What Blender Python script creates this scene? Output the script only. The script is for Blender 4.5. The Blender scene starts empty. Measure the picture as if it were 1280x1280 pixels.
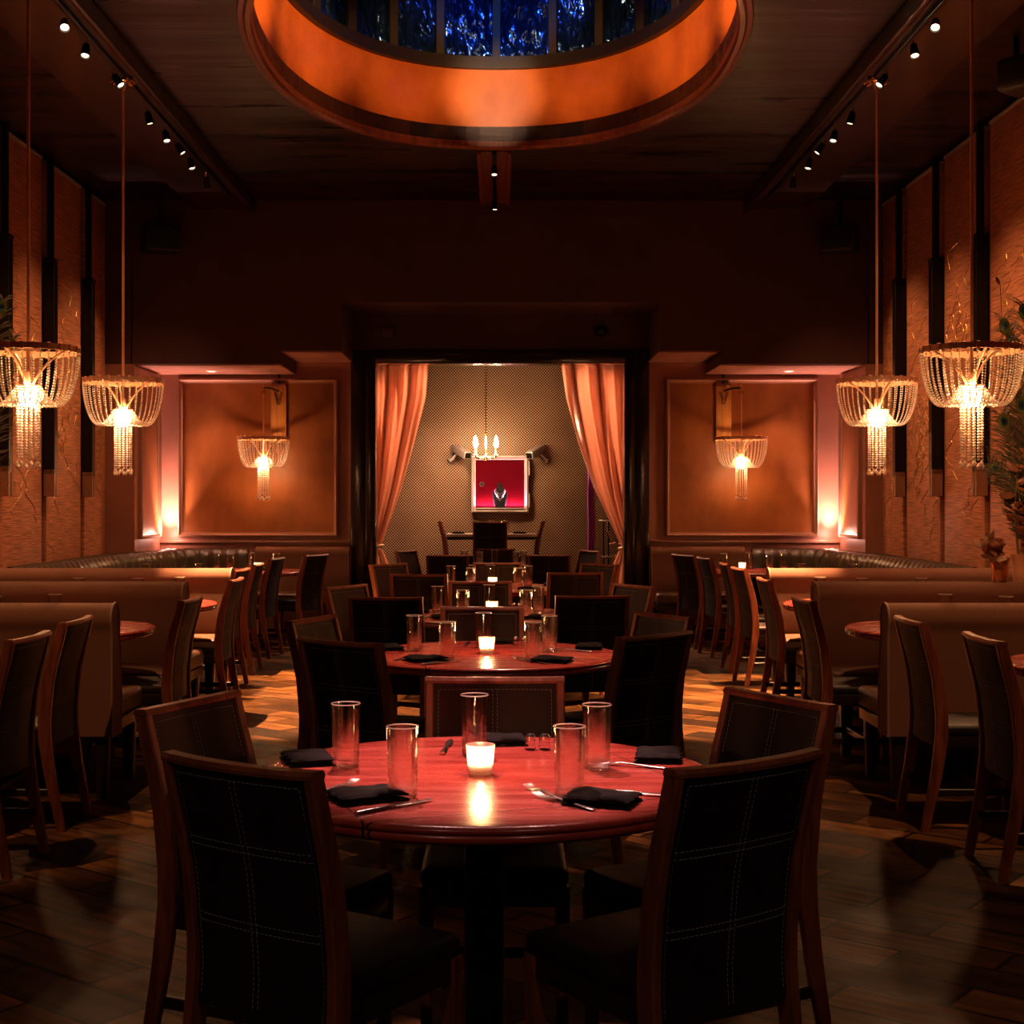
import bpy, bmesh, math, random
from mathutils import Vector, Matrix
PI = math.pi
R = math.radians
rnd = random.Random(7)
S = bpy.context.scene
COL = S.collection

# ------------------------------------------------------------------ materials
def nt(m):
    m.use_nodes = True
    t = m.node_tree
    t.nodes.clear()
    return t

def mat(name, col, rough=0.5, metal=0.0, col2=None, nscale=(8, 8, 8), lo=0.35, hi=0.65, bump=0.0, bscale=None,
        bdist=0.01, rough2=None, spec=0.5, coat=0.0, trans=0.0, emis=None, estr=0.0, sheen=0.0, ior=1.45, detail=6):
    m = bpy.data.materials.new(name)
    t = nt(m)
    N, L = t.nodes, t.links
    out = N.new('ShaderNodeOutputMaterial')
    p = N.new('ShaderNodeBsdfPrincipled')
    L.new(p.outputs[0], out.inputs[0])
    p.inputs['Base Color'].default_value = (*col, 1)
    p.inputs['Roughness'].default_value = rough
    p.inputs['Metallic'].default_value = metal
    p.inputs['Specular IOR Level'].default_value = spec
    p.inputs['Coat Weight'].default_value = coat
    p.inputs['Coat Roughness'].default_value = 0.12
    p.inputs['Transmission Weight'].default_value = trans
    p.inputs['Sheen Weight'].default_value = sheen
    p.inputs['IOR'].default_value = ior
    if emis:
        p.inputs['Emission Color'].default_value = (*emis, 1)
        p.inputs['Emission Strength'].default_value = estr
    if col2 is not None or bump > 0 or rough2 is not None:
        tc = N.new('ShaderNodeTexCoord')
        mp = N.new('ShaderNodeMapping')
        mp.inputs['Scale'].default_value = nscale
        L.new(tc.outputs['Object'], mp.inputs[0])
        nz = N.new('ShaderNodeTexNoise')
        nz.inputs['Scale'].default_value = 1.0
        nz.inputs['Detail'].default_value = detail
        nz.inputs['Roughness'].default_value = 0.6
        L.new(mp.outputs[0], nz.inputs['Vector'])
        rp = N.new('ShaderNodeValToRGB')
        rp.color_ramp.elements[0].position = lo
        rp.color_ramp.elements[1].position = hi
        rp.color_ramp.elements[0].color = (*col, 1)
        rp.color_ramp.elements[1].color = (*(col2 or col), 1)
        L.new(nz.outputs[0], rp.inputs[0])
        if col2 is not None:
            L.new(rp.outputs[0], p.inputs['Base Color'])
        if rough2 is not None:
            mr = N.new('ShaderNodeMapRange')
            mr.inputs['From Min'].default_value = lo
            mr.inputs['From Max'].default_value = hi
            mr.inputs['To Min'].default_value = rough
            mr.inputs['To Max'].default_value = rough2
            L.new(nz.outputs[0], mr.inputs[0])
            L.new(mr.outputs[0], p.inputs['Roughness'])
        if bump > 0:
            src = nz
            if bscale:
                mp2 = N.new('ShaderNodeMapping')
                mp2.inputs['Scale'].default_value = bscale
                L.new(tc.outputs['Object'], mp2.inputs[0])
                src = N.new('ShaderNodeTexNoise')
                src.inputs['Scale'].default_value = 1.0
                src.inputs['Detail'].default_value = 4
                L.new(mp2.outputs[0], src.inputs['Vector'])
            b = N.new('ShaderNodeBump')
            b.inputs['Strength'].default_value = bump
            b.inputs['Distance'].default_value = bdist
            L.new(src.outputs[0], b.inputs['Height'])
            L.new(b.outputs[0], p.inputs['Normal'])
    return m

def emission(name, col, strength):
    m = bpy.data.materials.new(name)
    t = nt(m)
    o = t.nodes.new('ShaderNodeOutputMaterial')
    e = t.nodes.new('ShaderNodeEmission')
    e.inputs[0].default_value = (*col, 1)
    e.inputs[1].default_value = strength
    t.links.new(e.outputs[0], o.inputs[0])
    return m

def thin_glass(name, tint=(0.97, 0.95, 0.92), blend=0.25, gloss_rough=0.08, film=0.0):
    m = bpy.data.materials.new(name)
    t = nt(m)
    N, L = t.nodes, t.links
    o = N.new('ShaderNodeOutputMaterial')
    tr = N.new('ShaderNodeBsdfTransparent')
    tr.inputs[0].default_value = (*tint, 1)
    g = N.new('ShaderNodeBsdfGlossy')
    g.inputs['Roughness'].default_value = gloss_rough
    lw = N.new('ShaderNodeLayerWeight')
    lw.inputs['Blend'].default_value = blend
    mx = N.new('ShaderNodeMixShader')
    L.new(lw.outputs['Fresnel'], mx.inputs[0])
    L.new(tr.outputs[0], mx.inputs[1])
    L.new(g.outputs[0], mx.inputs[2])
    tl = N.new('ShaderNodeBsdfTranslucent')
    tl.inputs[0].default_value = (1.0, 0.9, 0.8, 1)
    m2 = N.new('ShaderNodeMixShader')
    m2.inputs[0].default_value = film
    L.new(mx.outputs[0], m2.inputs[1])
    L.new(tl.outputs[0], m2.inputs[2])
    L.new(m2.outputs[0], o.inputs[0])
    return m

def solid_glass(name, clear):
    m = bpy.data.materials.new(name)
    t = nt(m)
    N, L = t.nodes, t.links
    o = N.new('ShaderNodeOutputMaterial')
    g = N.new('ShaderNodeBsdfGlass')
    g.inputs['Color'].default_value = (1.0, 0.97, 0.93, 1)
    g.inputs['Roughness'].default_value = 0.0
    g.inputs['IOR'].default_value = 1.47
    tr = N.new('ShaderNodeBsdfTransparent')
    mx = N.new('ShaderNodeMixShader')
    mx.inputs[0].default_value = clear
    L.new(g.outputs[0], mx.inputs[1])
    L.new(tr.outputs[0], mx.inputs[2])
    L.new(mx.outputs[0], o.inputs[0])
    return m

def translucent(name, col, amount=0.5, rough=0.3, spec=0.5):
    m = bpy.data.materials.new(name)
    t = nt(m)
    N, L = t.nodes, t.links
    o = N.new('ShaderNodeOutputMaterial')
    p = N.new('ShaderNodeBsdfPrincipled')
    p.inputs['Base Color'].default_value = (*col, 1)
    p.inputs['Roughness'].default_value = rough
    p.inputs['Specular IOR Level'].default_value = spec
    tl = N.new('ShaderNodeBsdfTranslucent')
    tl.inputs[0].default_value = (*col, 1)
    mx = N.new('ShaderNodeMixShader')
    mx.inputs[0].default_value = amount
    L.new(p.outputs[0], mx.inputs[1])
    L.new(tl.outputs[0], mx.inputs[2])
    L.new(mx.outputs[0], o.inputs[0])
    return m

M = {}
M['mahogany'] = mat('mahogany', (0.11, 0.025, 0.011), 0.34, col2=(0.26, 0.066, 0.026), nscale=(30, 30, 4), coat=0.25, rough2=0.5)
M['beam_wood'] = mat('beam_wood', (0.022, 0.008, 0.005), 0.32, col2=(0.045, 0.015, 0.008), nscale=(14, 1.2, 14), coat=0.2)
M['black_wood'] = mat('black_wood', (0.012, 0.007, 0.006), 0.3, col2=(0.022, 0.012, 0.009), nscale=(20, 20, 3), coat=0.2)
M['leather'] = mat('leather', (0.009, 0.005, 0.005), 0.45, spec=0.3, col2=(0.015, 0.008, 0.007), nscale=(6, 6, 6), bump=0.12, bscale=(160, 160, 160), bdist=0.002, rough2=0.6)
M['brown_leather'] = mat('brown_leather', (0.020, 0.009, 0.005), 0.5, spec=0.16, col2=(0.038, 0.016, 0.009), nscale=(6, 6, 6), bump=0.15, bscale=(120, 120, 120), bdist=0.002, rough2=0.55)
M['thread'] = mat('thread', (0.24, 0.225, 0.215), 0.8)
M['bench_leather'] = mat('bench_leather', (0.03, 0.022, 0.012), 0.34, col2=(0.05, 0.035, 0.018), nscale=(5, 5, 5), bump=0.15, bscale=(70, 70, 70), bdist=0.003)
M['booth_fabric'] = mat('booth_fabric', (0.12, 0.048, 0.026), 0.85, col2=(0.22, 0.092, 0.05), nscale=(300, 300, 300), lo=0.3, hi=0.7, bump=0.25, bscale=(350, 350, 350), bdist=0.002)
M['seat_vinyl'] = mat('seat_vinyl', (0.08, 0.036, 0.018), 0.45, col2=(0.12, 0.055, 0.028), nscale=(8, 8, 8))
M['piping'] = mat('piping', (0.25, 0.15, 0.09), 0.6)
M['black_metal'] = mat('black_metal', (0.01, 0.01, 0.01), 0.35, 0.6)
M['black_paint'] = mat('black_paint', (0.012, 0.009, 0.008), 0.45)
M['copper'] = mat('copper', (0.95, 0.56, 0.34), 0.45, 0.5, col2=(0.80, 0.42, 0.23), nscale=(9, 9, 9))
M['dull_copper'] = mat('dull_copper', (0.40, 0.24, 0.15), 0.45, 0.8, col2=(0.28, 0.16, 0.10), nscale=(12, 12, 5))
M['brass'] = mat('brass', (0.80, 0.50, 0.20), 0.25, 1.0)
M['steel'] = mat('steel', (0.75, 0.68, 0.62), 0.18, 1.0)
M['napkin'] = mat('napkin', (0.007, 0.005, 0.0045), 0.9, spec=0.08, col2=(0.011, 0.008, 0.007), nscale=(60, 60, 60), bump=0.2, bscale=(400, 400, 400), bdist=0.001)
M['plaster_dark'] = mat('plaster_dark', (0.045, 0.014, 0.010), 0.65, col2=(0.06, 0.02, 0.014), nscale=(1.5, 1.5, 1.5), bump=0.05, bscale=(12, 12, 12))
M['niche_wall'] = mat('niche_wall', (0.27, 0.105, 0.066), 0.48, col2=(0.36, 0.145, 0.095), nscale=(1.6, 1.6, 1.6), rough2=0.38, bump=0.04, bscale=(4, 4, 4))
M['niche_panel'] = mat('niche_panel', (0.17, 0.047, 0.009), 0.38, col2=(0.30, 0.095, 0.020), nscale=(1.8, 1.8, 1.1), rough2=0.5, bump=0.05, bscale=(4, 4, 4))
M['trim'] = mat('trim_paint', (0.30, 0.14, 0.095), 0.35)
M['door_black'] = mat('door_black', (0.012, 0.008, 0.007), 0.22, coat=0.4)
M['wood_orange'] = mat('wood_orange', (0.36, 0.15, 0.035), 0.4, col2=(0.55, 0.25, 0.07), nscale=(18, 18, 2.5))
M['candle_glass'] = thin_glass('candle_glass', (1.0, 0.86, 0.74), 0.3, 0.1, 0.42)
M['flame'] = emission('flame', (1.0, 0.60, 0.34), 260)
M['wax'] = translucent('wax', (1.0, 0.8, 0.6), 0.5)
M['glass'] = solid_glass('drinking_glass', 0.5)
M['glass_rim_glint'] = thin_glass('glass_rim_glint', (1.0, 0.97, 0.93), 0.5, 0.18, 0.42)
M['pane'] = thin_glass('pane_glass', (0.96, 0.96, 0.96), 0.12)
M['beads'] = translucent('beads', (1.0, 0.90, 0.80), 0.6, 0.15, 0.8)
M['lamp_glow'] = emission('lamp_glow', (1.0, 0.47, 0.20), 340)
M['lamp_glow_small'] = emission('lamp_glow_small', (1.0, 0.47, 0.20), 320)
M['bulb'] = emission('bulb', (1.0, 0.60, 0.32), 330)
M['spot_lens'] = emission('spot_lens', (1.0, 0.66, 0.38), 5)
M['downlight_lens'] = emission('downlight_lens', (1.0, 0.65, 0.42), 6)
M['white_frame'] = mat('white_frame', (0.72, 0.62, 0.52), 0.4)
M['box_red'] = mat('box_red', (0.10, 0.003, 0.008), 0.8, spec=0.0)
M['bust'] = mat('bust', (0.008, 0.007, 0.008), 0.7)
M['crystal'] = mat('crystal', (0.5, 0.48, 0.46), 0.2, 0.6)
M['purple'] = mat('purple_cloth', (0.60, 0.02, 0.62), 0.6, sheen=0.4)
M['silver_paint'] = mat('silver_paint', (0.55, 0.45, 0.40), 0.4, 0.5)
M['white_table'] = mat('white_table', (0.62, 0.50, 0.42), 0.3)
M['feather'] = mat('feather_barb', (0.04, 0.055, 0.018), 0.5, col2=(0.10, 0.075, 0.02), nscale=(25, 25, 25), sheen=0.4)
M['feather_gold'] = mat('feather_gold', (0.13, 0.14, 0.02), 0.4, 0.3)
M['feather_eye'] = mat('feather_eye', (0.01, 0.10, 0.13), 0.3, 0.3)
M['feather_pupil'] = mat('feather_pupil', (0.008, 0.01, 0.06), 0.3)
M['twig'] = mat('twig', (0.30, 0.18, 0.08), 0.7)
M['dry_leaf'] = mat('dry_leaf', (0.16, 0.06, 0.03), 0.4, col2=(0.30, 0.13, 0.06), nscale=(9, 9, 9))
M['pale_leaf'] = mat('pale_leaf', (0.55, 0.38, 0.25), 0.5)
M['gold_mesh'] = mat('gold_thread', (0.60, 0.33, 0.10), 0.35, 0.7)

def wood_streak(name, c1, c2, sx, groove=None, coat=0.3, rough=(0.2, 0.45), table_lines=False, bump=0.15):
    """streaky wood along local X (sx small = long streaks)"""
    m = bpy.data.materials.new(name)
    t = nt(m)
    N, L = t.nodes, t.links
    o = N.new('ShaderNodeOutputMaterial')
    p = N.new('ShaderNodeBsdfPrincipled')
    L.new(p.outputs[0], o.inputs[0])
    tc = N.new('ShaderNodeTexCoord')
    mp = N.new('ShaderNodeMapping')
    mp.inputs['Scale'].default_value = sx
    L.new(tc.outputs['Object'], mp.inputs[0])
    nz = N.new('ShaderNodeTexNoise')
    nz.inputs['Scale'].default_value = 1
    nz.inputs['Detail'].default_value = 8
    nz.inputs['Roughness'].default_value = 0.65
    L.new(mp.outputs[0], nz.inputs['Vector'])
    rp = N.new('ShaderNodeValToRGB')
    rp.color_ramp.elements[0].position = 0.33
    rp.color_ramp.elements[1].position = 0.68
    rp.color_ramp.elements[0].color = (*c1, 1)
    rp.color_ramp.elements[1].color = (*c2, 1)
    L.new(nz.outputs[0], rp.inputs[0])
    mr = N.new('ShaderNodeMapRange')
    mr.inputs['From Min'].default_value = 0.3
    mr.inputs['From Max'].default_value = 0.7
    mr.inputs['To Min'].default_value = rough[0]
    mr.inputs['To Max'].default_value = rough[1]
    L.new(nz.outputs[0], mr.inputs[0])
    L.new(mr.outputs[0], p.inputs['Roughness'])
    b = N.new('ShaderNodeBump')
    b.inputs['Strength'].default_value = bump
    b.inputs['Distance'].default_value = 0.01
    L.new(nz.outputs[0], b.inputs['Height'])
    L.new(b.outputs[0], p.inputs['Normal'])
    colsock = rp.outputs[0]
    def math_(op, a, bv=None):
        n = N.new('ShaderNodeMath')
        n.operation = op
        for i, v in enumerate((a, bv)):
            if v is None:
                continue
            if isinstance(v, (int, float)):
                n.inputs[i].default_value = v
            else:
                L.new(v, n.inputs[i])
        return n.outputs[0]
    if groove:
        sep = N.new('ShaderNodeSeparateXYZ')
        L.new(tc.outputs['Object'], sep.inputs[0])
        masks = []
        for pitch, off, w in groove:
            f = math_('FRACT', math_('DIVIDE', math_('ADD', sep.outputs[1], off), pitch))
            d = math_('ABSOLUTE', math_('SUBTRACT', f, 0.5))
            masks.append(math_('LESS_THAN', d, w / pitch))
        k = masks[0]
        for mk in masks[1:]:
            k = math_('MAXIMUM', k, mk)
        mx = N.new('ShaderNodeMixRGB')
        L.new(k, mx.inputs[0])
        L.new(colsock, mx.inputs[1])
        mx.inputs[2].default_value = (0.004, 0.002, 0.002, 1)
        colsock = mx.outputs[0]
    if table_lines:
        mp2 = N.new('ShaderNodeMapping')
        mp2.inputs['Rotation'].default_value = (0, 0, R(-20))
        L.new(tc.outputs['Object'], mp2.inputs[0])
        sep = N.new('ShaderNodeSeparateXYZ')
        L.new(mp2.outputs[0], sep.inputs[0])
        ax = math_('ABSOLUTE', sep.outputs[0])
        ay = math_('ABSOLUTE', sep.outputs[1])
        mxa = math_('MAXIMUM', ax, ay)
        k = math_('LESS_THAN', math_('ABSOLUTE', math_('SUBTRACT', mxa, 0.427)), 0.0022)
        mx = N.new('ShaderNodeMixRGB')
        L.new(k, mx.inputs[0])
        L.new(colsock, mx.inputs[1])
        mx.inputs[2].default_value = (0.01, 0.004, 0.003, 1)
        colsock = mx.outputs[0]
    L.new(colsock, p.inputs['Base Color'])
    p.inputs['Coat Weight'].default_value = coat
    p.inputs['Specular IOR Level'].default_value = 0.5 if coat > 0 else 0.3
    p.inputs['Coat Roughness'].default_value = 0.15
    return m

M['table_wood'] = wood_streak('cherry_table_wood', (0.27, 0.026, 0.018), (0.44, 0.060, 0.040), (3, 22, 22), rough=(0.22, 0.32), table_lines=True, bump=0.04)
M['ceiling_wood'] = wood_streak('ceiling_wood', (0.007, 0.002, 0.0012), (0.034, 0.0095, 0.0045), (0.5, 7, 7),
                                groove=[(1.27, 0.195, 0.05), (0.423, 0.195, 0.005)], rough=(0.2, 0.55), bump=0.45, coat=0.0)

def floor_material():
    m = bpy.data.materials.new('slate_tiles')
    t = nt(m)
    N, L = t.nodes, t.links
    o = N.new('ShaderNodeOutputMaterial')
    p = N.new('ShaderNodeBsdfPrincipled')
    L.new(p.outputs[0], o.inputs[0])
    tc = N.new('ShaderNodeTexCoord')
    mp = N.new('ShaderNodeMapping')
    mp.inputs['Rotation'].default_value = (0, 0, R(38))
    L.new(tc.outputs['Object'], mp.inputs[0])
    bk = N.new('ShaderNodeTexBrick')
    bk.inputs['Color1'].default_value = (0.042, 0.019, 0.007, 1)
    bk.inputs['Color2'].default_value = (0.27, 0.125, 0.046, 1)
    bk.inputs['Mortar'].default_value = (0.012, 0.008, 0.005, 1)
    bk.inputs['Scale'].default_value = 1.0
    bk.inputs['Mortar Size'].default_value = 0.008
    bk.inputs['Brick Width'].default_value = 0.6
    bk.inputs['Row Height'].default_value = 0.2
    bk.inputs['Bias'].default_value = -0.1
    L.new(mp.outputs[0], bk.inputs['Vector'])
    nz = N.new('ShaderNodeTexNoise')
    nz.inputs['Scale'].default_value = 5
    nz.inputs['Detail'].default_value = 9
    nz.inputs['Roughness'].default_value = 0.65
    L.new(tc.outputs['Object'], nz.inputs['Vector'])
    rp = N.new('ShaderNodeValToRGB')
    rp.color_ramp.elements[0].position = 0.3
    rp.color_ramp.elements[1].position = 0.72
    rp.color_ramp.elements[0].color = (0.45, 0.45, 0.45, 1)
    rp.color_ramp.elements[1].color = (1.35, 1.25, 1.1, 1)
    L.new(nz.outputs[0], rp.inputs[0])
    mx = N.new('ShaderNodeMixRGB')
    mx.blend_type = 'MULTIPLY'
    mx.inputs[0].default_value = 0.85
    L.new(bk.outputs[0], mx.inputs[1])
    L.new(rp.outputs[0], mx.inputs[2])
    mpg = N.new('ShaderNodeMapping')
    mpg.inputs['Scale'].default_value = (2.0, 14, 1)
    L.new(mp.outputs[0], mpg.inputs[0])
    gz = N.new('ShaderNodeTexNoise')
    gz.inputs['Scale'].default_value = 1.6
    gz.inputs['Detail'].default_value = 7
    L.new(mpg.outputs[0], gz.inputs['Vector'])
    rg = N.new('ShaderNodeValToRGB')
    rg.color_ramp.elements[0].position = 0.36
    rg.color_ramp.elements[1].position = 0.66
    rg.color_ramp.elements[0].color = (0.35, 0.33, 0.32, 1)
    rg.color_ramp.elements[1].color = (1.3, 1.2, 1.0, 1)
    L.new(gz.outputs[0], rg.inputs[0])
    mg = N.new('ShaderNodeMixRGB')
    mg.blend_type = 'MULTIPLY'
    mg.inputs[0].default_value = 0.9
    L.new(mx.outputs[0], mg.inputs[1])
    L.new(rg.outputs[0], mg.inputs[2])
    L.new(mg.outputs[0], p.inputs['Base Color'])
    p.inputs['Specular IOR Level'].default_value = 0.08
    mr = N.new('ShaderNodeMapRange')
    mr.inputs['From Min'].default_value = 0.3
    mr.inputs['From Max'].default_value = 0.7
    mr.inputs['To Min'].default_value = 0.32
    mr.inputs['To Max'].default_value = 0.6
    L.new(nz.outputs[0], mr.inputs[0])
    L.new(mr.outputs[0], p.inputs['Roughness'])
    ad = N.new('ShaderNodeMath')
    ad.operation = 'SUBTRACT'
    L.new(nz.outputs[0], ad.inputs[0])
    L.new(bk.outputs['Fac'], ad.inputs[1])
    b = N.new('ShaderNodeBump')
    b.inputs['Strength'].default_value = 0.45
    b.inputs['Distance'].default_value = 0.006
    L.new(ad.outputs[0], b.inputs['Height'])
    L.new(b.outputs[0], p.inputs['Normal'])
    return m
M['slate'] = floor_material()

def silk_material():
    m = bpy.data.materials.new('silk_wall_fabric')
    t = nt(m)
    N, L = t.nodes, t.links
    o = N.new('ShaderNodeOutputMaterial')
    p = N.new('ShaderNodeBsdfPrincipled')
    L.new(p.outputs[0], o.inputs[0])
    tc = N.new('ShaderNodeTexCoord')
    mp = N.new('ShaderNodeMapping')
    mp.inputs['Scale'].default_value = (2, 4, 150)
    L.new(tc.outputs['Object'], mp.inputs[0])
    nz = N.new('ShaderNodeTexNoise')
    nz.inputs['Scale'].default_value = 1
    nz.inputs['Detail'].default_value = 5
    L.new(mp.outputs[0], nz.inputs['Vector'])
    rp = N.new('ShaderNodeValToRGB')
    rp.color_ramp.elements[0].position = 0.35
    rp.color_ramp.elements[1].position = 0.66
    rp.color_ramp.elements[0].color = (0.19, 0.064, 0.029, 1)
    rp.color_ramp.elements[1].color = (0.66, 0.25, 0.115, 1)
    L.new(nz.outputs[0], rp.inputs[0])
    L.new(rp.outputs[0], p.inputs['Base Color'])
    p.inputs['Roughness'].default_value = 0.55
    b = N.new('ShaderNodeBump')
    b.inputs['Strength'].default_value = 0.5
    b.inputs['Distance'].default_value = 0.006
    L.new(nz.outputs[0], b.inputs['Height'])
    L.new(b.outputs[0], p.inputs['Normal'])
    return m
M['silk'] = silk_material()

def lattice_material():
    m = bpy.data.materials.new('perforated_gold_wall')
    t = nt(m)
    N, L = t.nodes, t.links
    o = N.new('ShaderNodeOutputMaterial')
    p = N.new('ShaderNodeBsdfPrincipled')
    L.new(p.outputs[0], o.inputs[0])
    tc = N.new('ShaderNodeTexCoord')
    mp = N.new('ShaderNodeMapping')
    mp.inputs['Rotation'].default_value = (R(90), 0, 0)
    mp.inputs['Scale'].default_value = (1, 1, 1)
    L.new(tc.outputs['Object'], mp.inputs[0])
    mp2 = N.new('ShaderNodeMapping')
    mp2.inputs['Rotation'].default_value = (0, 0, R(45))
    L.new(mp.outputs[0], mp2.inputs[0])
    v = N.new('ShaderNodeTexVoronoi')
    v.voronoi_dimensions = '2D'
    v.inputs['Scale'].default_value = 36
    v.inputs['Randomness'].default_value = 0.0
    L.new(mp2.outputs[0], v.inputs['Vector'])
    rp = N.new('ShaderNodeValToRGB')
    rp.color_ramp.elements[0].position = 0.41
    rp.color_ramp.elements[1].position = 0.50
    rp.color_ramp.elements[0].color = (0.012, 0.010, 0.012, 1)
    rp.color_ramp.elements[1].color = (0.58, 0.32, 0.145, 1)
    L.new(v.outputs['Distance'], rp.inputs[0])
    nz = N.new('ShaderNodeTexNoise')
    nz.inputs['Scale'].default_value = 1.6
    nz.inputs['Detail'].default_value = 3
    L.new(tc.outputs['Object'], nz.inputs['Vector'])
    rp2 = N.new('ShaderNodeValToRGB')
    rp2.color_ramp.elements[0].position = 0.35
    rp2.color_ramp.elements[1].position = 0.65
    rp2.color_ramp.elements[0].color = (0.75, 0.72, 0.72, 1)
    rp2.color_ramp.elements[1].color = (1, 1, 1, 1)
    L.new(nz.outputs[0], rp2.inputs[0])
    mx = N.new('ShaderNodeMixRGB')
    mx.blend_type = 'MULTIPLY'
    mx.inputs[0].default_value = 1
    L.new(rp.outputs[0], mx.inputs[1])
    L.new(rp2.outputs[0], mx.inputs[2])
    L.new(mx.outputs[0], p.inputs['Base Color'])
    p.inputs['Roughness'].default_value = 0.45
    p.inputs['Metallic'].default_value = 0.15
    return m
M['lattice'] = lattice_material()
M['drum'] = mat('burnt_orange_plaster', (0.36, 0.085, 0.012), 0.42, col2=(0.52, 0.15, 0.03), nscale=(2.5, 2.5, 2.0), rough2=0.3, bump=0.05, bscale=(5, 5, 5), coat=0.15)
M['foil'] = mat('crinkled_foil', (0.03, 0.10, 0.36), 0.16, 0.9, bump=1.0, bscale=(2.2, 2.2, 1.1), bdist=0.4)

def curtain_material():
    m = bpy.data.materials.new('sheer_copper_curtain')
    t = nt(m)
    N, L = t.nodes, t.links
    o = N.new('ShaderNodeOutputMaterial')
    p = N.new('ShaderNodeBsdfPrincipled')
    p.inputs['Base Color'].default_value = (0.88, 0.49, 0.33, 1)
    p.inputs['Roughness'].default_value = 0.26
    p.inputs['Specular IOR Level'].default_value = 0.9
    p.inputs['Sheen Weight'].default_value = 0.3
    tl = N.new('ShaderNodeBsdfTranslucent')
    tl.inputs[0].default_value = (0.95, 0.50, 0.31, 1)
    tr = N.new('ShaderNodeBsdfTransparent')
    m1 = N.new('ShaderNodeMixShader')
    m1.inputs[0].default_value = 0.5
    m2 = N.new('ShaderNodeMixShader')
    m2.inputs[0].default_value = 0.20
    L.new(p.outputs[0], m1.inputs[1])
    L.new(tl.outputs[0], m1.inputs[2])
    L.new(m1.outputs[0], m2.inputs[1])
    L.new(tr.outputs[0], m2.inputs[2])
    L.new(m2.outputs[0], o.inputs[0])
    return m
M['curtain'] = curtain_material()

# ------------------------------------------------------------------ mesh helpers
def bx(bm, c, s, bev=0.0, seg=2, rot=None):
    r = bmesh.ops.create_cube(bm, size=1.0)
    vs = r['verts']
    for v in vs:
        v.co = Vector((v.co.x * s[0], v.co.y * s[1], v.co.z * s[2]))
    if bev > 0:
        es = list({e for v in vs for e in v.link_edges})
        rb = bmesh.ops.bevel(bm, geom=es, offset=min(bev, min(s) * 0.45), segments=seg, affect='EDGES', profile=0.5)
        vs = list(set(rb['verts']) | {v for v in vs if v.is_valid})
    Mx = Matrix.Translation(Vector(c)) @ (rot.to_4x4() if rot is not None else Matrix())
    for v in vs:
        v.co = Mx @ v.co
    return vs

def strip(bm, rings, closed=True, cap=True, loop=False):
    """join rings of points into a surface"""
    rv = [[bm.verts.new(p) for p in r] for r in rings]
    n = len(rv[0])
    m = len(rv)
    for i in range(m if loop else m - 1):
        a, b = rv[i], rv[(i + 1) % m]
        for j in range(n if closed else n - 1):
            k = (j + 1) % n
            bm.faces.new((a[j], a[k], b[k], b[j]))
    if cap and closed and not loop and n > 2:
        bm.faces.new(list(reversed(rv[0])))
        bm.faces.new(rv[-1])
    return rv

def lathe(bm, prof, n=32, c=(0, 0, 0), rib=None):
    """prof: (r,z) list; r=0 ends become fans"""
    cx, cy, cz = c
    prev = None
    for r, z in prof:
        if r < 1e-6:
            cur = [bm.verts.new((cx, cy, cz + z))]
        else:
            cur = []
            for k in range(n):
                a = 2 * PI * k / n
                rr = r * (1 + (rib * (1 if k % 2 else -1) if rib else 0))
                cur.append(bm.verts.new((cx + rr * math.cos(a), cy + rr * math.sin(a), cz + z)))
        if prev is not None:
            if len(prev) == 1 and len(cur) > 1:
                for k in range(n):
                    bm.faces.new((prev[0], cur[k], cur[(k + 1) % n]))
            elif len(cur) == 1 and len(prev) > 1:
                for k in range(n):
                    bm.faces.new((prev[(k + 1) % n], prev[k], cur[0]))
            elif len(cur) > 1:
                for k in range(n):
                    k2 = (k + 1) % n
                    bm.faces.new((prev[k], prev[k2], cur[k2], cur[k]))
        prev = cur

def tube(bm, pts, r, n=8, cap=True, loop=False):
    pts = [Vector(p) for p in pts]
    rs = r if isinstance(r, (list, tuple)) else [r] * len(pts)
    rings = []
    ref = None
    m = len(pts)
    for i, p in enumerate(pts):
        if loop:
            d = (pts[(i + 1) % m] - pts[i - 1])
        else:
            d = (pts[min(i + 1, m - 1)] - pts[max(i - 1, 0)])
        d.normalize()
        if ref is None:
            ref = Vector((0, 0, 1)) if abs(d.z) < 0.9 else Vector((1, 0, 0))
        u = d.cross(ref)
        if u.length < 1e-5:
            u = d.cross(Vector((0.3, 0.8, 0.5)))
        u.normalize()
        w = u.cross(d)
        w.normalize()
        ref = w
        rings.append([p + (u * math.cos(2 * PI * k / n) + w * math.sin(2 * PI * k / n)) * rs[i] for k in range(n)])
    strip(bm, rings, True, cap, loop)

def rect_sweep(bm, pts, sx, sy):
    """sweep an x-by-y rectangle through points (x,y,z); sx, sy lists"""
    rings = []
    for (x, y, z), a, b in zip(pts, sx, sy):
        c = min(a, b) * 0.16
        rings.append([(x - a / 2 + c, y - b / 2, z), (x + a / 2 - c, y - b / 2, z), (x + a / 2, y - b / 2 + c, z), (x + a / 2, y + b / 2 - c, z),
                      (x + a / 2 - c, y + b / 2, z), (x - a / 2 + c, y + b / 2, z), (x - a / 2, y + b / 2 - c, z), (x - a / 2, y - b / 2 + c, z)])
    strip(bm, rings)

def prism(bm, poly, axis, a, b):
    """extrude a 2-D polygon along axis from a to b"""
    def P(u, v, w):
        return {'x': (w, u, v), 'y': (u, w, v), 'z': (u, v, w)}[axis]
    r0 = [bm.verts.new(P(u, v, a)) for u, v in poly]
    r1 = [bm.verts.new(P(u, v, b)) for u, v in poly]
    n = len(poly)
    for i in range(n):
        j = (i + 1) % n
        bm.faces.new((r0[i], r0[j], r1[j], r1[i]))
    bm.faces.new(r0[::-1])
    bm.faces.new(r1)

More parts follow.
